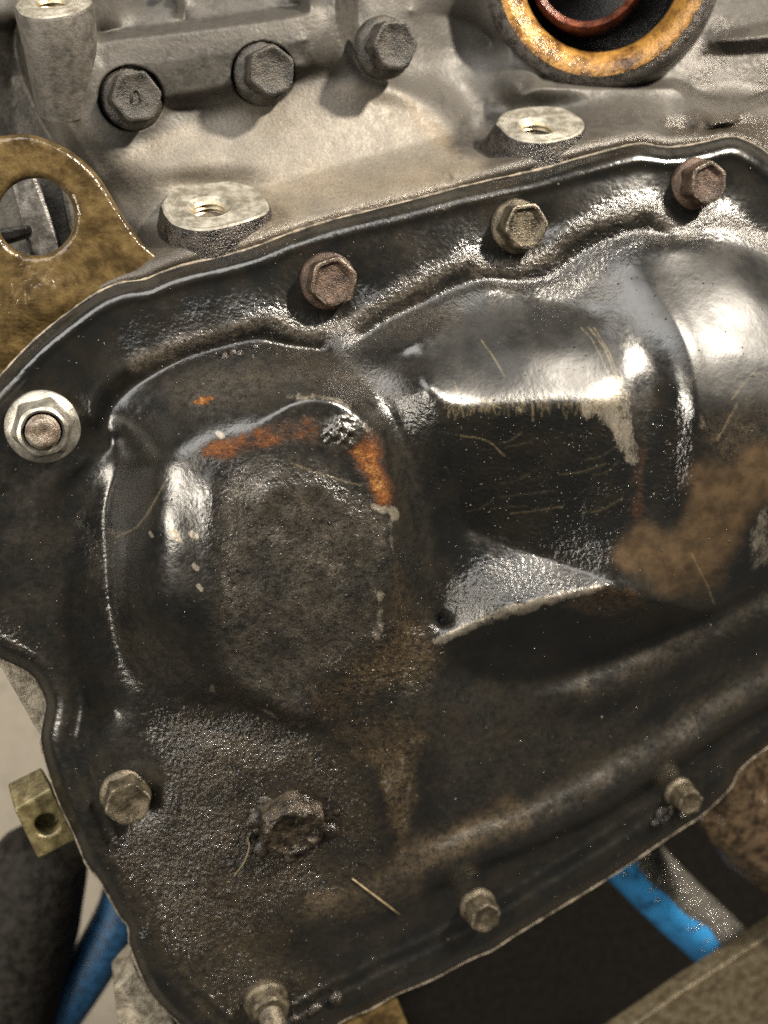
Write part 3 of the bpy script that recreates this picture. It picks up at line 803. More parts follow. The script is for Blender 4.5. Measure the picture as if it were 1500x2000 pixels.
# pale sealant squeezed out along the pan's edge
bm = bmesh.new()
rs = random.Random(3)
pts, rads = [], []
for u, v in np.vstack([OUT, OUT[:1]]):
    pts.append(P(u, v, -4.4)); rads.append(0.00036 * rs.uniform(0.55, 1.25))
tube(bm, pts, rads, 6)
link('sealant_bead', mesh_from(bm, 'sealant_bead'), MSEAL, oil_pan)


def hex_pts(r_af, z, rot, M, n=6):
    R = r_af / math.cos(math.pi / 6)
    return [M @ Vector((R * math.cos(rot + k * math.pi / 3), R * math.sin(rot + k * math.pi / 3), z)) for k in range(n)]


def ring_pts(r, z, M, n=36, ph=0):
    return [M @ Vector((r * math.cos(ph + 2 * math.pi * k / n), r * math.sin(ph + 2 * math.pi * k / n), z)) for k in range(n)]


def hexed(r_af, cut, z, rot, M, n=48):
    """hexagon outline rounded off at radius `cut` (chamfered head), n points"""
    out = []
    for k in range(n):
        a = 2 * math.pi * k / n
        d = (a - rot) % (math.pi / 3) - math.pi / 6
        r = min(r_af / math.cos(d), cut)
        out.append(M @ Vector((r * math.cos(a), r * math.sin(a), z)))
    return out


def axis_matrix(loc, axis):
    q = Vector((0, 0, 1)).rotation_difference(Vector(axis).normalized())
    return Matrix.Translation(loc) @ q.to_matrix().to_4x4()


def hex_bolt(name, loc, parent, mat, rot=0.0, af=5.0, fl=6.4, h=6.0, axis=(0, 0, 1), dish=0.9, label=None, flz=1.6, worn=True):
    """flanged hexagon bolt: flange (part) with the hexagon head as its child; sizes in mm"""
    k = 0.001
    M = axis_matrix(loc, axis)
    bm = bmesh.new()
    lathe(bm, [(fl * k, -1.0 * k), (fl * k, flz * 0.45 * k), ((fl - 0.35) * k, flz * 0.75 * k), ((fl - 1.2) * k, flz * k), (af * 0.98 * k, (flz + 0.5) * k)], 40, M)
    o = link(name, mesh_from(bm, name), mat, parent)
    auto_smooth(o, 40)
    bm = bmesh.new()
    c1 = af / math.cos(math.pi / 6)
    loops = [hexed(af * k, (c1 - 0.1) * k, (flz * 0.8) * k, rot, M), hexed(af * k, (c1 - 0.1) * k, (h - 0.75) * k, rot, M), hexed((af - 0.12) * k, (af + 0.28) * k, (h - 0.15) * k, rot, M),
             hexed((af - 0.45) * k, (af - 0.1) * k, h * k, rot, M), hexed((af - 0.9) * k, (af - 0.55) * k, (h - 0.05) * k, rot, M), hexed((af - 1.5) * k, (af - 1.2) * k, (h - dish * 0.8) * k, rot, M), hexed((af - 3.2) * k, (af - 3.0) * k, (h - dish) * k, rot, M)]
    loft(bm, loops)
    bm.faces.ensure_lookup_table()
    n_h = len(loops[0])
    for fi, fc in enumerate(bm.faces):
        if n_h * 2 <= fi < n_h * 3: fc.material_index = 1
    hd = link('hex_head', mesh_from(bm, 'hex_head'), mat, o)
    hd.data.materials.append(MEDGE if worn else mat)
    auto_smooth(hd, 32)
    if label:
        o['label'] = label
    return o


hex_bolt('flange_bolt', P(640, 549, 0.2), oil_pan, MBOLTR, 0.35, 4.95, 6.3, 6.0, label='rusty red-brown bolt with dished head on the upper flange')
hex_bolt('flange_bolt', P(1008, 443, 0.2), oil_pan, MBOLT, 0.15, 4.85, 6.2, 6.3, label='olive bolt with dished head on the upper flange')
hex_bolt('flange_bolt', P(1355, 360, 0.2), oil_pan, MBOLTR, 0.5, 4.6, 6.1, 6.6, label='dark oily bolt near the top corner of the pan')
hex_bolt('flange_bolt', P(247, 1548, 0.2), oil_pan, MBOLT, 0.3, 4.9, 6.2, 6.2, dish=0.4, label='oily bolt on the lower end flange, head angled down')
hex_bolt('flange_bolt', P(932, 1768, 0.2), oil_pan, MBOLT, 0.5, 3.9, 5.0, 6.4, dish=0.5, label='small wet bolt on the lower flange')
hex_bolt('flange_bolt', P(1326, 1548, 0.2), oil_pan, MBOLT, 0.2, 3.4, 4.4, 6.2, dish=0.5, label='small dark bolt beside a lump of grease')

# zinc nut on a stud
sp = P(84, 833, 0.2)
M = axis_matrix(sp, (0, 0, 1))
bm = bmesh.new()
k = 0.001
lathe(bm, [(7.7 * k, -1 * k), (7.8 * k, 0.7 * k), (7.55 * k, 1.1 * k), (6.4 * k, 1.7 * k), (5.6 * k, 2.3 * k), (5.0 * k, 2.4 * k)], 48, M)
nut = link('flange_nut', mesh_from(bm, 'flange_nut'), MZINC, oil_pan); auto_smooth(nut, 40)
nut['label'] = 'bright zinc flange nut on a rusty stud'
bm = bmesh.new()
rot = 0.22
loft(bm, [hexed(6.0 * k, 6.9 * k, 1.4 * k, rot, M), hexed(5.5 * k, 6.2 * k, 5.0 * k, rot, M), hexed(4.9 * k, 5.15 * k, 6.4 * k, rot, M), hexed(4.4 * k, 4.4 * k, 6.7 * k, rot, M), hexed(4.0 * k, 4.0 * k, 6.5 * k, rot, M), hexed(3.75 * k, 3.75 * k, 5.0 * k, rot, M)], cap1=False)
o = link('hex_nut', mesh_from(bm, 'hex_nut'), MZINC, nut); auto_smooth(o, 32)
bm = bmesh.new()
prof = [(3.45 * k, 3 * k)]
for z in np.arange(4.0, 8.2, 0.5):
    prof += [(3.5 * k, z * k), (3.2 * k, (z + 0.25) * k)]
prof += [(3.2 * k, 8.6 * k), (2.8 * k, 9.0 * k), (1.7 * k, 9.1 * k), (0.9 * k, 8.5 * k)]
lathe(bm, prof, 32, M)
o = link('stud', mesh_from(bm, 'stud'), MSTUD, nut); auto_smooth(o, 50)

# nut and stud at the lower rim
sp = P(518, 1950, 0.2)
M = axis_matrix(sp, (0.05, -0.10, 1))
bm = bmesh.new()
lathe(bm, [(5.6 * k, -1 * k), (5.6 * k, 1.0 * k), (4.9 * k, 1.6 * k), (4.5 * k, 2.0 * k)], 40, M)
nut2 = link('flange_nut', mesh_from(bm, 'flange_nut'), MBOLT, oil_pan); auto_smooth(nut2, 40)
bm = bmesh.new()
loft(bm, [hexed(4.6 * k, 5.2 * k, 1.6 * k, 0.3, M), hexed(4.6 * k, 5.2 * k, 5.2 * k, 0.3, M), hexed(4.4 * k, 4.5 * k, 5.9 * k, 0.3, M), hexed(3.2 * k, 3.2 * k, 5.9 * k, 0.3, M)])
o = link('hex_nut', mesh_from(bm, 'hex_nut'), MBOLT, nut2); auto_smooth(o, 32)
bm = bmesh.new()
prof = [(3.0 * k, 4 * k)]
for z in np.arange(5.5, 12.0, 0.6):
    prof += [(3.05 * k, z * k), (2.75 * k, (z + 0.3) * k)]
prof += [(2.6 * k, 12.4 * k), (1.5 * k, 12.6 * k)]
lathe(bm, prof, 28, M)
o = link('stud', mesh_from(bm, 'stud'), MBOLT, nut2); auto_smooth(o, 50)

# drain plug
hz = pan_h(560, 1600)
dp = P(565, 1592, hz - 1.3)
ax = Vector((-0.02, -0.30, 0.95))
M = axis_matrix(dp, ax)
rp = random.Random(12)


def crust(o, amp):
    """uneven crust of dirt on a part"""
    mo = o.modifiers.new('dense', 'SUBSURF'); mo.levels = mo.render_levels = 2; mo.subdivision_type = 'SIMPLE'
    tx = bpy.data.textures.new('crust', 'CLOUDS'); tx.noise_scale = 0.0022; tx.noise_depth = 3
    d = o.modifiers.new('crust', 'DISPLACE'); d.texture = tx; d.texture_coords = 'GLOBAL'; d.strength = amp; d.mid_level = 0.5


bm = bmesh.new()
lathe(bm, [(13.5 * k, -6 * k), (11.5 * k, -2.2 * k), (9.6 * k, -1.0 * k), (8.0 * k, -0.4 * k)], 64, M)
plug = link('drain_plug', mesh_from(bm, 'drain_plug'), MDIRT, oil_pan); crust(plug, 0.0022)
plug['label'] = 'drain plug caked in black oily dirt'
bm = bmesh.new()
loft(bm, [hexed(7.4 * k, 8.3 * k, 0.0 * k, 0.55, M), hexed(7.4 * k, 8.3 * k, 2.5 * k, 0.55, M), hexed(7.3 * k, 8.2 * k, 5.0 * k, 0.55, M), hexed(7.0 * k, 7.4 * k, 6.0 * k, 0.55, M), hexed(6.0 * k, 6.2 * k, 6.2 * k, 0.55, M), hexed(5.0 * k, 5.1 * k, 5.7 * k, 0.55, M), hexed(1.5 * k, 1.5 * k, 5.3 * k, 0.55, M)])
MPLUG = oily_metal('grimy_plug', (0.008, 0.0065, 0.005), (0.050, 0.038, 0.024), 0.14, 0.5, 0.2, 1.0)
o = link('hex_head', mesh_from(bm, 'hex_head'), MPLUG, plug); crust(o, 0.0014)

bm = bmesh.new()
for q_ in range(46):                                      # sludge packed round the plug
    a_ = rp.uniform(0, 6.283); r_ = rp.gauss(8.6, 1.5) * k
    c_ = dp + Vector((math.cos(a_) * r_, math.sin(a_) * r_ * 0.95, 0.0))
    c_.z = dp.z + 0.0012 + rp.uniform(-0.001, 0.001) - 0.25 * (c_.y - dp.y) * 0.3
    sz = rp.uniform(0.9, 2.4) * k
    ret = bmesh.ops.create_icosphere(bm, subdivisions=2, radius=1.0)
    for w_ in ret['verts']:
        w_.co = c_ + Vector((w_.co.x * sz * rp.uniform(0.8, 1.2), w_.co.y * sz * rp.uniform(0.8, 1.2), w_.co.z * sz * 0.55))
link('sludge', mesh_from(bm, 'sludge'), MDIRT, oil_pan)['kind'] = 'stuff'

# ------------------------------------------------------------------ THE ENGINE BLOCK
engine = tag(empty('engine_block', (0, 0, 0)), 'dusty tan cast aluminium engine block above and behind the black oil pan', 'engine block')
g = Field(-180, 1700, -180, 640, 3.0)
L = g.line
edge_under = [(u, v + 40) for u, v in TOP_EDGE]
L([(u, v, -7.5) for u, v in edge_under])
L([(u, v - 10, -7.0) for u, v in TOP_EDGE[6:]])
L([(u, v - 28, -7.8) for u, v in TOP_EDGE[8:28]])
g.fill([(-200, 760), (400, 600), (1000, 440), (1300, 380), (1500, 420), (1720, 520), (1720, 700), (-200, 700)], -9)
L([(230, 330, -11), (330, 330, -11), (500, 350, -10), (700, 340, -11), (880, 345, -10)])
L([(260, 280, -14), (420, 250, -15), (560, 215, -16), (680, 190, -17), (780, 210, -18)])
# rib with its shadowed underside
L([(330, 212, -17), (450, 190, -18), (600, 148, -19), (680, 150, -18)])
L([(318, 196, -12.0), (440, 176, -12.0), (598, 130, -12.5)])
L([(200, 135, -10.5), (400, 110, -11), (598, 78, -11.5)])
L([(192, 80, -11.5), (400, 55, -11.5), (600, 28, -12)])
L([(190, 64, -26), (400, 40, -30), (585, 10, -30)])
L([(180, -20, -36), (350, -30, -36), (560, -60, -36)])
L([(350, 40, -30), (345, -60, -24)]); L([(360, 40, -32), (356, -60, -30)])
# column
L([(45, 25, -13), (60, 90, -13), (95, 190, -14), (140, 290, -15), (200, 360, -13)])
L([(30, 40, -40), (38, 110, -42), (75, 210, -44), (118, 300, -45), (150, 400, -45)])
L([(110, 40, -8), (130, 140, -8.5), (180, 240, -10), (240, 320, -11)])
L([(180, 10, -11), (188, 80, -11), (205, 130, -11)])
L([(-100, 100, -46), (-100, 300, -46), (20, 300, -46), (20, 150, -44)])
L([(-100, 75, -38), (30, 60, -38)]); L([(-100, 50, -30), (30, 40, -30)]); L([(-100, -60, -30), (20, -60, -30)])
# upright strip and the hollow to its side
L([(605, 5, -12), (608, 100, -12.5), (620, 130, -15)])
L([(650, -60, -14), (660, 60, -14), (690, 148, -16)])
L([(700, -60, -24), (700, 40, -24), (715, 120, -22)])
L([(690, 152, -16), (760, 172, -17), (840, 200, -18), (890, 250, -16), (915, 295, -12), (955, 322, -9)])
L([(720, 140, -20), (840, 150, -27), (930, 200, -29), (985, 215, -26)])
L([(800, 20, -26), (900, 40, -33), (960, 90, -33), (860, 110, -31)])
L([(960, 300, -16), (930, 250, -25), (985, 200, -22), (1000, 170, -16)])
L([(880, -120, -28), (960, -60, -28), (985, 60, -27), (1010, 130, -24)])
# casting below the port
L([(1010, 190, -15), (1060, 172, -13), (1180, 170, -12.5), (1310, 172, -12.5), (1340, 190, -12.5), (1372, 215, -12), (1420, 224, -12), (1500, 203, -12), (1650, 160, -12)])
L([(1060, 152, -22), (1180, 162, -24), (1312, 156, -25), (1352, 170, -26), (1390, 190, -26), (1440, 196, -26), (1500, 178, -26), (1650, 130, -26)])
L([(1200, 230, -10), (1280, 230, -10.5), (1300, 250, -14), (1380, 250, -15.5), (1450, 240, -13), (1520, 240, -12), (1650, 250, -12)])
L([(1330, 255, -12), (1420, 252, -10), (1560, 290, -9)])
L([(1360, 60, -31), (1430, 55, -29), (1500, 40, -29), (1650, 25, -29)])
L([(1390, 80, -28), (1440, 78, -25), (1520, 70, -24), (1650, 60, -24)])
L([(1370, 110, -29), (1440, 105, -28), (1650, 90, -28)])
L([(1340, -60, -40), (1500, -60, -40), (1650, -60, -40)])
g.rmap[:] = 3
g.soften([(260, 280), (680, 190)], 18, 60); g.soften([(110, 40), (130, 140), (240, 320)], 20, 50); g.soften([(840, 150), (930, 200)], 20, 70)
g.soften([(690, 152), (890, 250)], 12, 30)
hb = g.solve()
BB = [(255, 192, 62), (513, 143, 60), (748, 94, 57)]
for (u, v, r) in BB:                                      # counterbored bolt seats
    d = np.hypot(g.U - u, g.V - v)
    hb -= (1 - smooth(d, r - 4, r + 3)) * np.maximum(hb - (-24.0), 0)
SB = g.shape
hb -= 9.0 * smooth(g.dist(spline(np.array(TOP_EDGE), 3), 200) * (~g.inside(TOP_EDGE + [(1700, 700), (-180, 700)])), 10, 110)
hb -= (1 - smooth(np.hypot(g.U - 1178, g.V + 72), 180, 195)) * np.maximum(hb + 62, 0)
for (u_, v_, a_) in ((420, 360, 2.8), (1055, 212, 2.6), (100, -12, 7)):
    hb -= a_ * np.exp(-(((g.U - u_) / 88) ** 4 + ((g.V - v_) / 26) ** 2))
for (u_, v_, a_) in ((420, 470, 3.4), (1075, 292, 3.2)):
    hb += a_ * np.exp(-(((g.U - u_) / 150) ** 4 + ((g.V - v_ + 0.2 * (g.U - u_)) / 44) ** 2))
hb += 0.018 * np.random.default_rng(5).standard_normal(SB)
hb += 0.5 * (vnoise(SB, 70 / 3, 21, 2) - 0.5) + 0.06 * (vnoise(SB, 12 / 3, 22) - 0.5)
q1 = vnoise(SB, 100 / 3, 31, 4); q2 = vnoise(SB, 30 / 3, 32, 3)
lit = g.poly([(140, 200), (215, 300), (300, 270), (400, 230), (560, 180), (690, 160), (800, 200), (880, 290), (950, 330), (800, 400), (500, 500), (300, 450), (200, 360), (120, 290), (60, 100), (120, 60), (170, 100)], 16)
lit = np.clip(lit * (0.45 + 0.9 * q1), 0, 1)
grime = np.clip(0.9 * g.poly([(200, 130), (330, 90), (600, 70), (600, 140), (470, 175), (330, 200), (300, 150)], 16) * (0.4 + q2), 0, 1)
grime = np.maximum(grime, g.poly([(-200, 60), (40, 60), (100, 280), (140, 420), (-200, 420)], 14) * 0.8)
grime = np.maximum(grime, 0.85 * g.poly([(600, -80), (690, -60), (720, 60), (690, 100), (640, 30)], 14))
grime = np.maximum(grime, 0.55 * g.poly([(190, -200), (600, -200), (600, 20), (190, 66)], 12))
grime = np.maximum(grime, 0.35 * g.poly([(760, 30), (900, -100), (1000, 60), (1000, 230), (850, 180), (760, 150)], 30))
grime = np.maximum(grime, 0.85 * g.poly([(960, 150), (1060, 120), (1040, 168), (1000, 215), (900, 320), (880, 270)], 16) * (0.3 + q2))
grime = np.maximum(grime, 0.6 * g.poly([(1010, 175), (1310, 175), (1380, 225), (1500, 215), (1560, 300), (1200, 290), (1080, 230)], 14))
grime = np.maximum(grime, 0.8 * g.poly([(1290, -200), (1720, -200), (1720, 170), (1440, 195), (1320, 160)], 14))  # grime tone that also paints the shaded gap above the casting edge
te = spline(np.array(TOP_EDGE), 4)
de = g.dist(te, 120)
oilb = np.clip((1 - smooth(de, 8, 30)) * (0.25 + q2), 0, 1)
oilb = np.maximum(oilb, 0.9 * g.poly([(1290, 232), (1380, 215), (1500, 225), (1620, 240), (1620, 330), (1440, 270), (1330, 270)], 14))
oilb = np.maximum(oilb, 0.75 * g.stroke([(230, 470), (330, 480), (430, 465), (540, 440)], 40, 30))
oilb = np.maximum(oilb, 0.6 * g.stroke([(960, 340), (1040, 320), (1180, 285)], 30, 20))
oilb = np.maximum(oilb, 0.7 * g.poly([(1340, 40), (1700, 20), (1700, 180), (1440, 200), (1340, 150)], 20) * q2 * 1.5)
tanb = np.clip(0.4 * g.poly([(330, 390), (560, 330), (900, 320), (940, 345), (700, 400), (480, 470)], 30) * (q1 * 1.3), 0, 1)
tanb = np.maximum(tanb, 0.5 * g.poly([(780, 180), (860, 240), (900, 310), (830, 270)], 14))
me = field_mesh('casting', g, hb, np.ones(SB), {'grime': (lit, grime, oilb, tanb)})
link('casting', me, MBLK, engine)

# body of the block behind the pan
cen = OUT.mean(0)
ins_out = np.array([p + (cen - p) / np.linalg.norm(cen - p) * 34 for p in OUT[::3]])
bm = bmesh.new()
loft(bm, [[P(u, v, -70) for u, v in ins_out], [P(u, v, -9.2) for u, v in ins_out]], cap0=True)
link('block_skirt', mesh_from(bm, 'block_skirt'), MBROWN, engine, False)

# bolts in the casting
for (u, v, r), rt, mk in zip(BB, (0.2, 0.5, 0.1), (True, False, False)):
    ax = Vector((0.10, -0.06, 1))
    b = hex_bolt('casting_bolt', P(u, v, -23.0), engine, MBOLTB, rt, 5.0, 7.0, 8.0, ax, dish=0.5, flz=2.2, worn=False)
    b['label'] = {255: 'dull bolt with a raised mark on its head', 513: 'dull bolt in the middle of the casting rib', 748: 'dark bolt beside the smooth hollow'}[u]
    if mk:                                               # raised arch mark on the head
        bm = bmesh.new()
        M = axis_matrix(P(u, v, -23.0), ax)
        tube(bm, [M @ Vector((x * k, y * k, 7.7 * k)) for x, y in [(-1.0, -1.2), (-1.0, 0.6), (-0.4, 1.3), (0.4, 1.2), (0.9, 0.4), (0.9, -1.0)]], 0.22 * k, 6)
        link('raised_mark', mesh_from(bm, 'raised_mark'), MBOLTB, b)


def cam_dir(x, y, z):
    return (QCAM @ Vector((x, y, z))).normalized()


def boss(outline, hole, hr, depth_h, nrm, deep, flare, label, matface=MMACH, matside=MBOSS):
    """threaded boss: oily body with a bright machined face and a threaded hole; outline and hole in photo px"""
    pt = P(hole[0], hole[1], depth_h)
    n = 72
    poly_ = spline(np.array(outline + outline[:1], float), 6)[:-1]
    loop = [on_plane(u, v, pt, nrm) for u, v in poly_]
    # resample by angle around the hole
    ex = nrm.cross(Vector((0, 0, 1))).normalized(); ey = nrm.cross(ex)
    ang = sorted([(math.atan2((p - pt).dot(ey), (p - pt).dot(ex)), (p - pt).length) for p in loop])
    A = np.array([a for a, _ in ang]); Rr = np.array([r for _, r in ang])
    th = np.linspace(-math.pi, math.pi, n, endpoint=False)
    rad = np.interp(th, np.r_[A - 2 * math.pi, A, A + 2 * math.pi], np.r_[Rr, Rr, Rr])

    def ring(fun, off):
        return [pt + (ex * math.cos(t) + ey * math.sin(t)) * fun(i) + nrm * off for i, t in enumerate(th)]
    bm = bmesh.new()
    loft(bm, [ring(lambda i: rad[i] + flare, -deep), ring(lambda i: rad[i] + flare * 0.35, -deep * 0.45), ring(lambda i: rad[i] + 0.0003, -0.0009), ring(lambda i: rad[i] - 0.0001, -0.0003)], cap1=False)
    b = link('threaded_boss', mesh_from(bm, 'threaded_boss'), matside, engine)
    b['label'] = label
    bm = bmesh.new()
    loft(bm, [ring(lambda i: rad[i] - 0.0001, -0.0003), ring(lambda i: rad[i] - 0.0006, 0)] + [ring(lambda i, q=q: hr * 1.25 + (rad[i] - 0.0008 - hr * 1.25) * q, (-0.00012 if j % 2 else 0.0)) for j, q in enumerate(np.linspace(0.95, 0.06, 12))] + [ring(lambda i: hr * 1.25, 0), ring(lambda i: hr * 1.0, -0.0007)], cap1=False)
    o = link('machined_face', mesh_from(bm, 'machined_face'), matface, b); auto_smooth(o, 30)
    bm = bmesh.new()
    loops = []
    for q in range(14):
        loops.append(ring(lambda i, q=q: hr * (1.0 if q % 2 == 0 else 0.86), -0.0007 - q * 0.00055))
    loft(bm, loops)
    o = link('thread', mesh_from(bm, 'thread'), MTHR, b); auto_smooth(o, 30)
    return b


NB = cam_dir(0.03, 0.74, 0.67)
boss([(314, 398), (335, 370), (385, 352), (450, 352), (500, 368), (526, 408), (480, 432), (400, 449), (345, 440), (322, 420)], (408, 403), 0.0041, -12.0, NB, 0.014, 0.005, 'boss with a bright machined face, beside the brown bracket')
boss([(968, 240), (985, 218), (1040, 207), (1100, 210), (1140, 235), (1135, 258), (1100, 272), (1050, 278), (1000, 268)], (1050, 246), 0.0040, -12.0, NB, 0.014, 0.009, 'boss with concentric machining marks, under the round port')
boss([(28, 10), (45, 28), (90, 34), (150, 22), (180, 0), (150, -24), (100, -34), (50, -22)], (100, 2), 0.0034, -18, NB, 0.022, -0.0005, 'pale boss on top of the casting column', matside=MCAST)

# the round port with its varnished lip
pc = P(1178, -72, -20.0)
pn = cam_dir(-0.16, -0.36, 1.0)
M = axis_matrix(pc, pn)
sc = (P(1278, -62, -20.0) - P(1178, -62, -20.0)).length / 100


def arc_lathe(prof, name, mat, parent, seg=72, MM=None, ang=40, label=None):
    bm = bmesh.new()
    lathe(bm, prof, seg, MM or M, closed_top=False)
    o = link(name, mesh_from(bm, name), mat, parent); auto_smooth(o, ang)
    if label: o['label'] = label
    return o


port = arc_lathe([(222 * sc, -0.022), (216 * sc, -0.012), (209 * sc, -0.005), (201 * sc, -0.0018), (192 * sc, -0.0006), (183 * sc, 0.0)], 'port_ring', MRINGG, engine, label='round oil port with a sooty rim and orange varnished lip')
arc_lathe([(184 * sc, 0.0001), (176 * sc, 0.0001), (162 * sc, -0.0010), (148 * sc, -0.0032), (142 * sc, -0.0055)], 'varnished_lip', MRING, port)
arc_lathe([(142 * sc, -0.0055), (141 * sc, -0.012), (139 * sc, -0.03), (20 * sc, -0.032)], 'bore', MBLACKIN, port)
M2 = axis_matrix(pc + Vector((-0.0035, 0.000, -0.0)), pn)
arc_lathe([(112 * sc, -0.030), (108 * sc, -0.010), (100 * sc, -0.0085), (90 * sc, -0.010), (86 * sc, -0.03)], 'inner_sleeve', MREDIN, port, MM=M2)

# shiny tube and ribs seen past the bracket
bm = bmesh.new()
tube(bm, [P(-40, 60, -62), P(0, 200, -60), P(40, 330, -58)], 0.0042, 24)
link('oil_pipe', mesh_from(bm, 'oil_pipe'), MGREYALU, engine)
bm = bmesh.new()
loft(bm, [[P(u, v, -42) for u, v in [(-60, 330), (200, 330), (200, 540), (-60, 540)]], [P(u, v, -38) for u, v in [(-60, 330), (200, 330), (200, 540), (-60, 540)]]], cap0=True)
link('casting_floor', mesh_from(bm, 'casting_floor'), MCAST, engine, False)


def slab(name, outline, h_top, thick, mat, parent, bevel=0.0006, curve=False, axis=None, seg=2):
    p = spline(np.array(outline + outline[:1], float), 5)[:-1] if curve else np.array(outline, float)
    bm = bmesh.new()
    top = [P(u, v, h_top) for u, v in p]
    a = Vector(axis) if axis else Vector((0, 0, -1))
    loft(bm, [[q + a * (thick * 0.001) for q in top], top], cap0=True)
    o = link(name, mesh_from(bm, name), mat, parent, False)
    if bevel:
        m = o.modifiers.new('bevel', 'BEVEL'); m.width = bevel; m.segments = seg; m.limit_method = 'ANGLE'; m.angle_limit = math.radians(40)
    return o


slab('casting_web', [(18, 345), (70, 340), (118, 470), (128, 530), (66, 530)], -27, 9, MGREYALU, engine, 0.001)
slab('casting_web', [(-30, 452), (60, 436), (64, 462), (-30, 492)], -22, 6, MGREYALU, engine, 0.001)
slab('casting_web', [(112, 340), (170, 340), (170, 520), (150, 520)], -24, 9, MCAST, engine, 0.001)
# pale edges of the block that show past the pan's rim
slab('block_ledge', [(-40, 1262), (20, 1290), (68, 1316), (97, 1362), (93, 1432), (76, 1436), (38, 1368), (0, 1302), (-40, 1290)], -5.6, 14, MALU, engine, 0.0008)
slab('block_ledge', [(222, 1932), (262, 1888), (290, 1930), (335, 1985), (352, 2030), (236, 2040)], -6.0, 12, MALU, engine, 0.0008)
slab('block_ledge', [(660, 2020), (700, 1975), (772, 1940), (800, 2010), (800, 2060), (660, 2060)], -6.5, 12, MBRK, engine, 0.0008)

# ------------------------------------------------------------------ the brown lifting bracket
hole_c, hole_r = (70, 424), 76.0
outl = [(-140, 330), (-60, 285), (0, 266), (62, 263), (130, 290), (190, 341), (240, 420), (290, 488), (345, 540), (300, 640), (120, 720), (-40, 800), (-160, 760), (-170, 500)]
op = spline(np.array(outl + outl[:1], float), 6)[:-1]
n = 96
A = np.arctan2(op[:, 1] - hole_c[1], op[:, 0] - hole_c[0]); R = np.hypot(op[:, 1] - hole_c[1], op[:, 0] - hole_c[0])
srt = np.argsort(A); A = A[srt]; R = R[srt]
th = np.linspace(-math.pi, math.pi, n, endpoint=False)
rad = np.interp(th, np.r_[A - 2 * math.pi, A, A + 2 * math.pi], np.r_[R, R, R])


def br(rf, h):
    out = []
    for i, t in enumerate(th):
        r = rf(i); u = hole_c[0] + r * math.cos(t); v = hole_c[1] + r * math.sin(t)
        bulge = 2.2 * math.exp(-(((u - 90) / 70) ** 2 + ((v - 590) / 45) ** 2)) - 3.0 * smooth(np.array(v), 560, 720)
        out.append(P(u, v, h + (float(bulge) if h > -12 else 0)))
    return out


bm = bmesh.new()
loft(bm, [br(lambda i: rad[i] - 3, -14), br(lambda i: rad[i], -13), br(lambda i: rad[i] - 1, -8.6), br(lambda i: rad[i] - 7, -7.6)] +
     [br(lambda i, q=q: hole_r + 14 + (rad[i] - 10 - hole_r - 14) * q, -7.4) for q in (0.95, 0.8, 0.65, 0.5, 0.35, 0.2, 0.08, 0.0)] +
     [br(lambda i: hole_r + 7, -7.6), br(lambda i: hole_r + 1, -8.4), br(lambda i: hole_r - 1, -12), br(lambda i: hole_r + 2, -14)], cap1=False)
brk_o = link('lifting_bracket', mesh_from(bm, 'lifting_bracket'), MBRK)
tag(brk_o, 'oily golden brown steel bracket with a large round hole, behind the pan corner', 'bracket')

# ------------------------------------------------------------------ the olive tab at the end of the pan
top = [P(28, 1583, -5.5), P(100, 1541, -5.5), P(150, 1640, -5.5), P(75, 1679, -5.5)]
back = [P(14, 1530, -12), P(80, 1497, -12), P(136, 1590, -12), P(60, 1630, -12)]
bm = bmesh.new()
hc = on_plane(91, 1612, top[0], Vector((0, 0, 1)))
nn = 48


def quad_ring(q):
    out = []
    for i in range(nn):
        s_ = i / nn * 4; a_ = int(s_); t = s_ - a_
        out.append(q[a_].lerp(q[(a_ + 1) % 4], t))
    return out


o4 = quad_ring(top)
angs = [math.atan2((p - hc).y, (p - hc).x) for p in o4]


def hole_ring(r, dz):
    return [hc + Vector((math.cos(a) * r, math.sin(a) * r, dz)) for a in angs]


loft(bm, [quad_ring(back), o4, hole_ring(0.0031, 0), hole_ring(0.0028, -0.0006), hole_ring(0.0028, -0.005)], cap0=True)
tab = link('mounting_tab', mesh_from(bm, 'mounting_tab'), MOLIVE, None, False)
m = tab.modifiers.new('bevel', 'BEVEL'); m.width = 0.0005; m.segments = 2; m.limit_method = 'ANGLE'; m.angle_limit = math.radians(45)
tag(tab, 'small olive plated tab with a round hole poking out past the pan rim', 'tab')

# ------------------------------------------------------------------ around and below the engine
flr = bmesh.new()
loft(flr, [[Vector((x, y, -0.52)) for x, y in ((-3, -3), (3, -3), (3, 3), (-3, 3))], [Vector((x, y, -0.50)) for x, y in ((-3, -3), (3, -3), (3, 3), (-3, 3))]], cap0=True)
tag(link('floor', mesh_from(flr, 'floor'), MFLOOR, None, False), 'pale dusty concrete workshop floor', None, kind='structure')

# near-black backing added below, standing for the deep shade in the gap
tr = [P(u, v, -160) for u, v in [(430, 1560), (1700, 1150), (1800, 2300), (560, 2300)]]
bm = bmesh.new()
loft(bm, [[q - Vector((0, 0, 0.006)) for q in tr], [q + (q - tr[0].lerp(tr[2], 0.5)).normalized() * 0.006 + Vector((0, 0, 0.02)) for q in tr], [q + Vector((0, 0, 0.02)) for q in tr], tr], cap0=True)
tag(link('shade_backing', mesh_from(bm, 'shade_backing'), MSHADE, None, False), 'near-black backing added as the shade in the gap below the pan', 'backing')

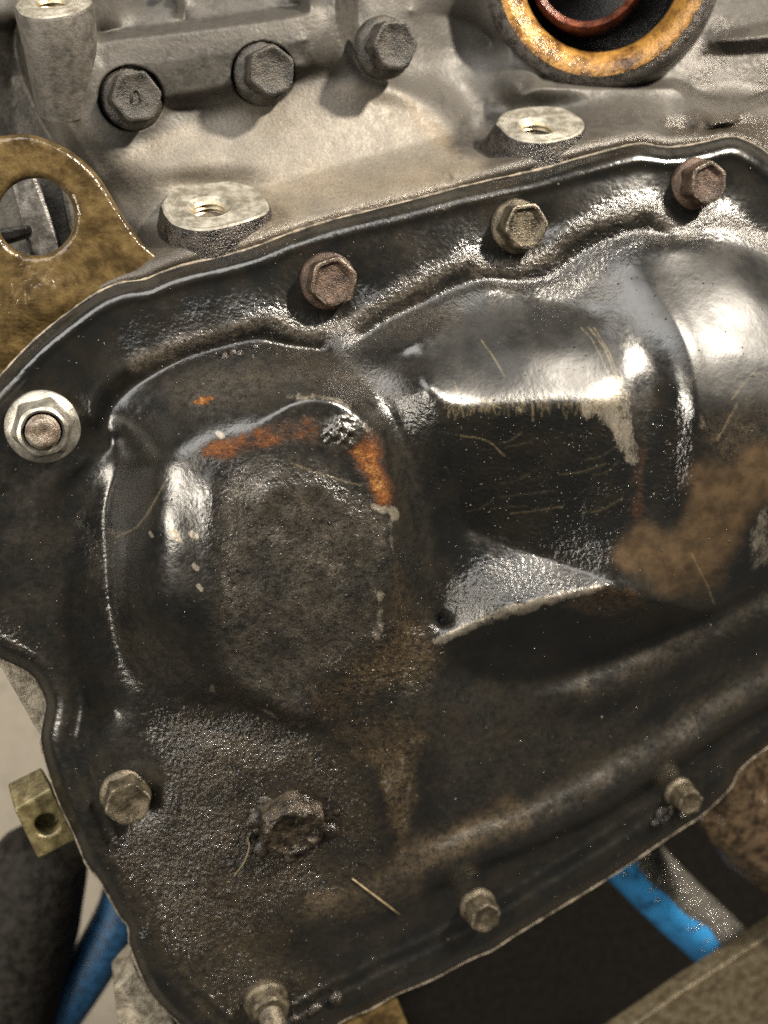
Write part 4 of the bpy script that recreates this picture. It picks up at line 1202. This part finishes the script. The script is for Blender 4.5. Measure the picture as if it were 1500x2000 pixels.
# blue engine stand tube with a greasy smear along its upper side
bp = spline(np.array([(1110, 1560), (1215, 1660), (1310, 1755), (1400, 1840), (1480, 1930), (1540, 2010)], float), 6)
bc = [P(u, v, -66) for u, v in bp]
bm = bmesh.new()
tube(bm, bc, 0.0108, 40)
bar = link('blue_bar', mesh_from(bm, 'blue_bar'), MBLUE)
tag(bar, 'blue painted tube with greasy glittering top, below the lower pan edge', 'bar')
bm = bmesh.new()
rg = random.Random(21)
rows = []
for i in range(1, len(bc) * 6 - 6):
    t_ = i / 6; j = min(int(t_), len(bc) - 2)
    ctr = bc[j].lerp(bc[j + 1], t_ - j)
    tg = (bc[j + 1] - bc[j]).normalized()
    sx = tg.cross(Vector((0, 0, 1))).normalized()
    if sx.x < 0: sx = -sx
    up = sx.cross(tg); up = up if up.z > 0 else -up
    lo = -0.02 + 0.10 * math.sin(i * 0.09) + 0.05 * math.sin(i * 0.23 + 1)
    rows.append([bm.verts.new(ctr + (sx * math.sin(a_) + up * math.cos(a_)) * (0.0107 + (0.0009 + rg.uniform(-0.0005, 0.0007)) * min(1, 3 * q, 3 * (1 - q)))) for q, a_ in ((q_ / 22, lo + (1.55 - lo) * q_ / 22) for q_ in range(23))])
for r0, r1 in zip(rows[:-1], rows[1:]):
    for q_ in range(22):
        bm.faces.new((r0[q_], r0[q_ + 1], r1[q_ + 1], r1[q_]))
link('grease_smear', mesh_from(bm, 'grease_smear'), MBLUED, bar)
bm = bmesh.new()
for q_ in range(150):                                     # bright metal beads added along the tube to make glints
    t_ = rg.uniform(1, len(bc) - 2); j = int(t_)
    ctr = bc[j].lerp(bc[j + 1], t_ - j); tg = (bc[j + 1] - bc[j]).normalized()
    sx = tg.cross(Vector((0, 0, 1))).normalized()
    if sx.x < 0: sx = -sx
    up = sx.cross(tg); up = up if up.z > 0 else -up
    a_ = rg.gauss(0.35, 0.42)
    bmesh.ops.create_icosphere(bm, subdivisions=2, radius=rg.uniform(0.0003, 0.0008), matrix=Matrix.Translation(ctr + (sx * math.sin(a_) + up * math.cos(a_)) * 0.0114))
MGLINT = oily_metal('bright_glint_bead', (0.30, 0.29, 0.27), (0.5, 0.48, 0.45), 0.08, 0.0, 0.9)  # bright metal, added only to catch lamp glints
link('glint_beads', mesh_from(bm, 'glint_beads'), MGLINT, bar)['kind'] = 'stuff'

bm = bmesh.new()
cp = spline(np.array([(258, 1690), (240, 1770), (200, 1850), (150, 1930), (95, 2010), (45, 2100)], float), 5)
tube(bm, [P(u, v, -88) for u, v in cp], 0.0080, 20)
tag(link('blue_hoop', mesh_from(bm, 'blue_hoop'), MBLUE2), 'curved blue bar behind the lower end of the pan', 'bar')

bm = bmesh.new()
cp = spline(np.array([(100, 1640), (50, 1760), (15, 1880), (-15, 2000), (-30, 2120)], float), 5)
n_ = len(cp)
tube(bm, [P(u, v, -85) for u, v in cp], [0.019 * min(1, 0.55 + 0.5 * math.sqrt(i / 8)) for i in range(n_)], 40)
tag(link('stand_tube', mesh_from(bm, 'stand_tube'), MGREY), 'thick dull grey tube below the olive tab', 'tube')

# steel beam, lower corner
o = slab('steel_beam', [(1080, 2108), (1252, 1993), (1330, 1938), (1420, 1880), (1500, 1828), (2000, 1495), (2120, 1700), (1250, 2300)], -22, 7, MBEAM, None, 0.0006, seg=3)
tag(o, 'greasy olive-brown steel beam crossing below the blue bar', 'beam')

# greasy casting at the rim, right
c = Field(1340, 1720, 1380, 1880, 4.0)
h_ = -9 + 9 * (vnoise(c.shape, 26, 51, 2) - 0.5) - 0.0 * c.U
h_ -= 16 * smooth(c.V - 0.75 * (c.U - 1372), 1610, 1700)
kp2 = c.inside([(1366, 1570), (1440, 1480), (1560, 1400), (1700, 1380), (1700, 1860), (1560, 1790), (1480, 1730), (1425, 1690), (1385, 1635)])
me = field_mesh('greasy_casting', c, h_, kp2.astype(float), {'grime': (h_ * 0, h_ * 0, h_ * 0, h_ * 0)})
o = link('greasy_casting', me, MBROWN)
m = o.modifiers.new('thick', 'SOLIDIFY'); m.thickness = 0.006; m.offset = -1
tag(o, 'lumpy brown casting soaked in grease past the lower pan edge', 'casting')

# ------------------------------------------------------------------ dirt, lumps and fibres on the pan
rng = np.random.default_rng(5)
OCT = np.array([(1, 0, 0), (-1, 0, 0), (0, 1, 0), (0, -1, 0), (0, 0, 1), (0, 0, -1)], float)
OF = [(0, 2, 4), (2, 1, 4), (1, 3, 4), (3, 0, 4), (2, 0, 5), (1, 2, 5), (3, 1, 5), (0, 3, 5)]


def grains(name, mat, count, prob, smin, smax):
    us, vs = [], []
    while len(us) < count:
        u = rng.uniform(-20, 1520, 4000); v = rng.uniform(280, 2020, 4000)
        j = np.clip(((u - f.u0) / st).round().astype(int), 0, S[1] - 1); i = np.clip(((v - f.v0) / st).round().astype(int), 0, S[0] - 1)
        ok = (rng.random(4000) < prob[i, j]) & (sd[i, j] > 8)
        us += list(u[ok]); vs += list(v[ok])
    us = np.array(us[:count]); vs = np.array(vs[:count])
    j = ((us - f.u0) / st).round().astype(int); i = ((vs - f.v0) / st).round().astype(int)
    ctr = unproj(us, vs, (PAN_H[i, j] + 0.02) * 0.001)
    sz = (smin + (smax - smin) * rng.random(count) ** 3) * 0.001
    vv = OCT[None] * (0.6 + 0.8 * rng.random((count, 6, 1))) * sz[:, None, None]
    a = rng.uniform(0, 6.28, count); ca, sa = np.cos(a)[:, None], np.sin(a)[:, None]
    x = vv[..., 0] * ca - vv[..., 1] * sa; y = vv[..., 0] * sa + vv[..., 1] * ca
    vv = np.stack([x, y, vv[..., 2] * 0.7], -1) + ctr[:, None]
    fc = (np.array(OF)[None] + (np.arange(count) * 6)[:, None, None]).reshape(-1, 3)
    me = bpy.data.meshes.new(name); me.from_pydata(vv.reshape(-1, 3).tolist(), [], fc.tolist())
    o = link(name, me, mat, oil_pan, False); o['kind'] = 'stuff'
    return o


pr = np.clip(grit * 0.7 + 0.05, 0, 1)
groove = np.maximum(stroke([(430, 700), (500, 678), (560, 668), (600, 680)], 26, 20), 0.5 * stroke([(1080, 540), (1200, 500)], 40, 30))
grains('dirt_grains', MDIRT, 5500, np.clip(pr * 0.8 + groove, 0, 1), 0.08, 0.34)
grains('pale_crumbs', MCRUMB, 550, np.clip(0.03 + 0.5 * tan + 0.25 * lowface + 0.3 * groove, 0, 1), 0.07, 0.24)


def lump_mesh(name, u, v, r_mm, mat, parent, seed, flat=0.6, dz=0.0, sub=3):
    bm = bmesh.new()
    bmesh.ops.create_icosphere(bm, subdivisions=sub, radius=1.0)
    r = random.Random(seed)
    dirs = [Vector((r.gauss(0, 1), r.gauss(0, 1), r.gauss(0, 1))).normalized() for _ in range(9)]
    base = P(u, v, pan_h(u, v) + dz)
    for q in bm.verts:
        s_ = 0.8 + 0.7 * sum(max(0, q.co.normalized().dot(d) - 0.55) for d in dirs) + r.uniform(-0.16, 0.16)
        q.co = base + Vector((q.co.x * s_, q.co.y * s_, q.co.z * s_ * flat)) * r_mm * 0.001
    return link(name, mesh_from(bm, name), mat, parent)


for i, (u, v, r_) in enumerate([(1298, 1598, 2.4), (1310, 1585, 2.0), (1282, 1606, 1.6), (1335, 1592, 1.5)]):
    lump_mesh('grease_lump', u, v, r_, MDIRT, oil_pan, 40 + i)
for i, (u, v, r_) in enumerate([(612, 1972, 1.5), (655, 1955, 1.9), (578, 1990, 1.2), (440, 697, 1.0), (455, 692, 0.9), (470, 690, 0.8), (500, 680, 0.8)]):
    lump_mesh('dirt_clod', u, v, r_, MDIRT, oil_pan, 70 + i, 0.6, sub=2)


def fibre(name, pts, rad, label, cat, lift=0.35):
    p = spline(np.array(pts, float), 6) if len(pts) > 2 else np.array([np.array(pts[0]) + (np.array(pts[1]) - np.array(pts[0])) * t for t in np.linspace(0, 1, 8)])
    bm = bmesh.new()
    q = [P(u, v, pan_h(u, v) + lift) for u, v in p]
    tube(bm, q, [rad * 0.001 * (0.55 + 0.45 * math.sin(math.pi * (i + 0.6) / len(q))) for i in range(len(q))], 6)
    tag(link(name, mesh_from(bm, name), MFIB), label, cat)


fibre('straw', [(688, 1716), (780, 1786)], 0.17, 'thin straight straw lying on the lower pan ledge', 'straw')
fibre('hair', [(456, 1712), (478, 1682), (487, 1652), (484, 1636), (500, 1624)], 0.13, 'curled pale hair hanging off the drain plug', 'hair')
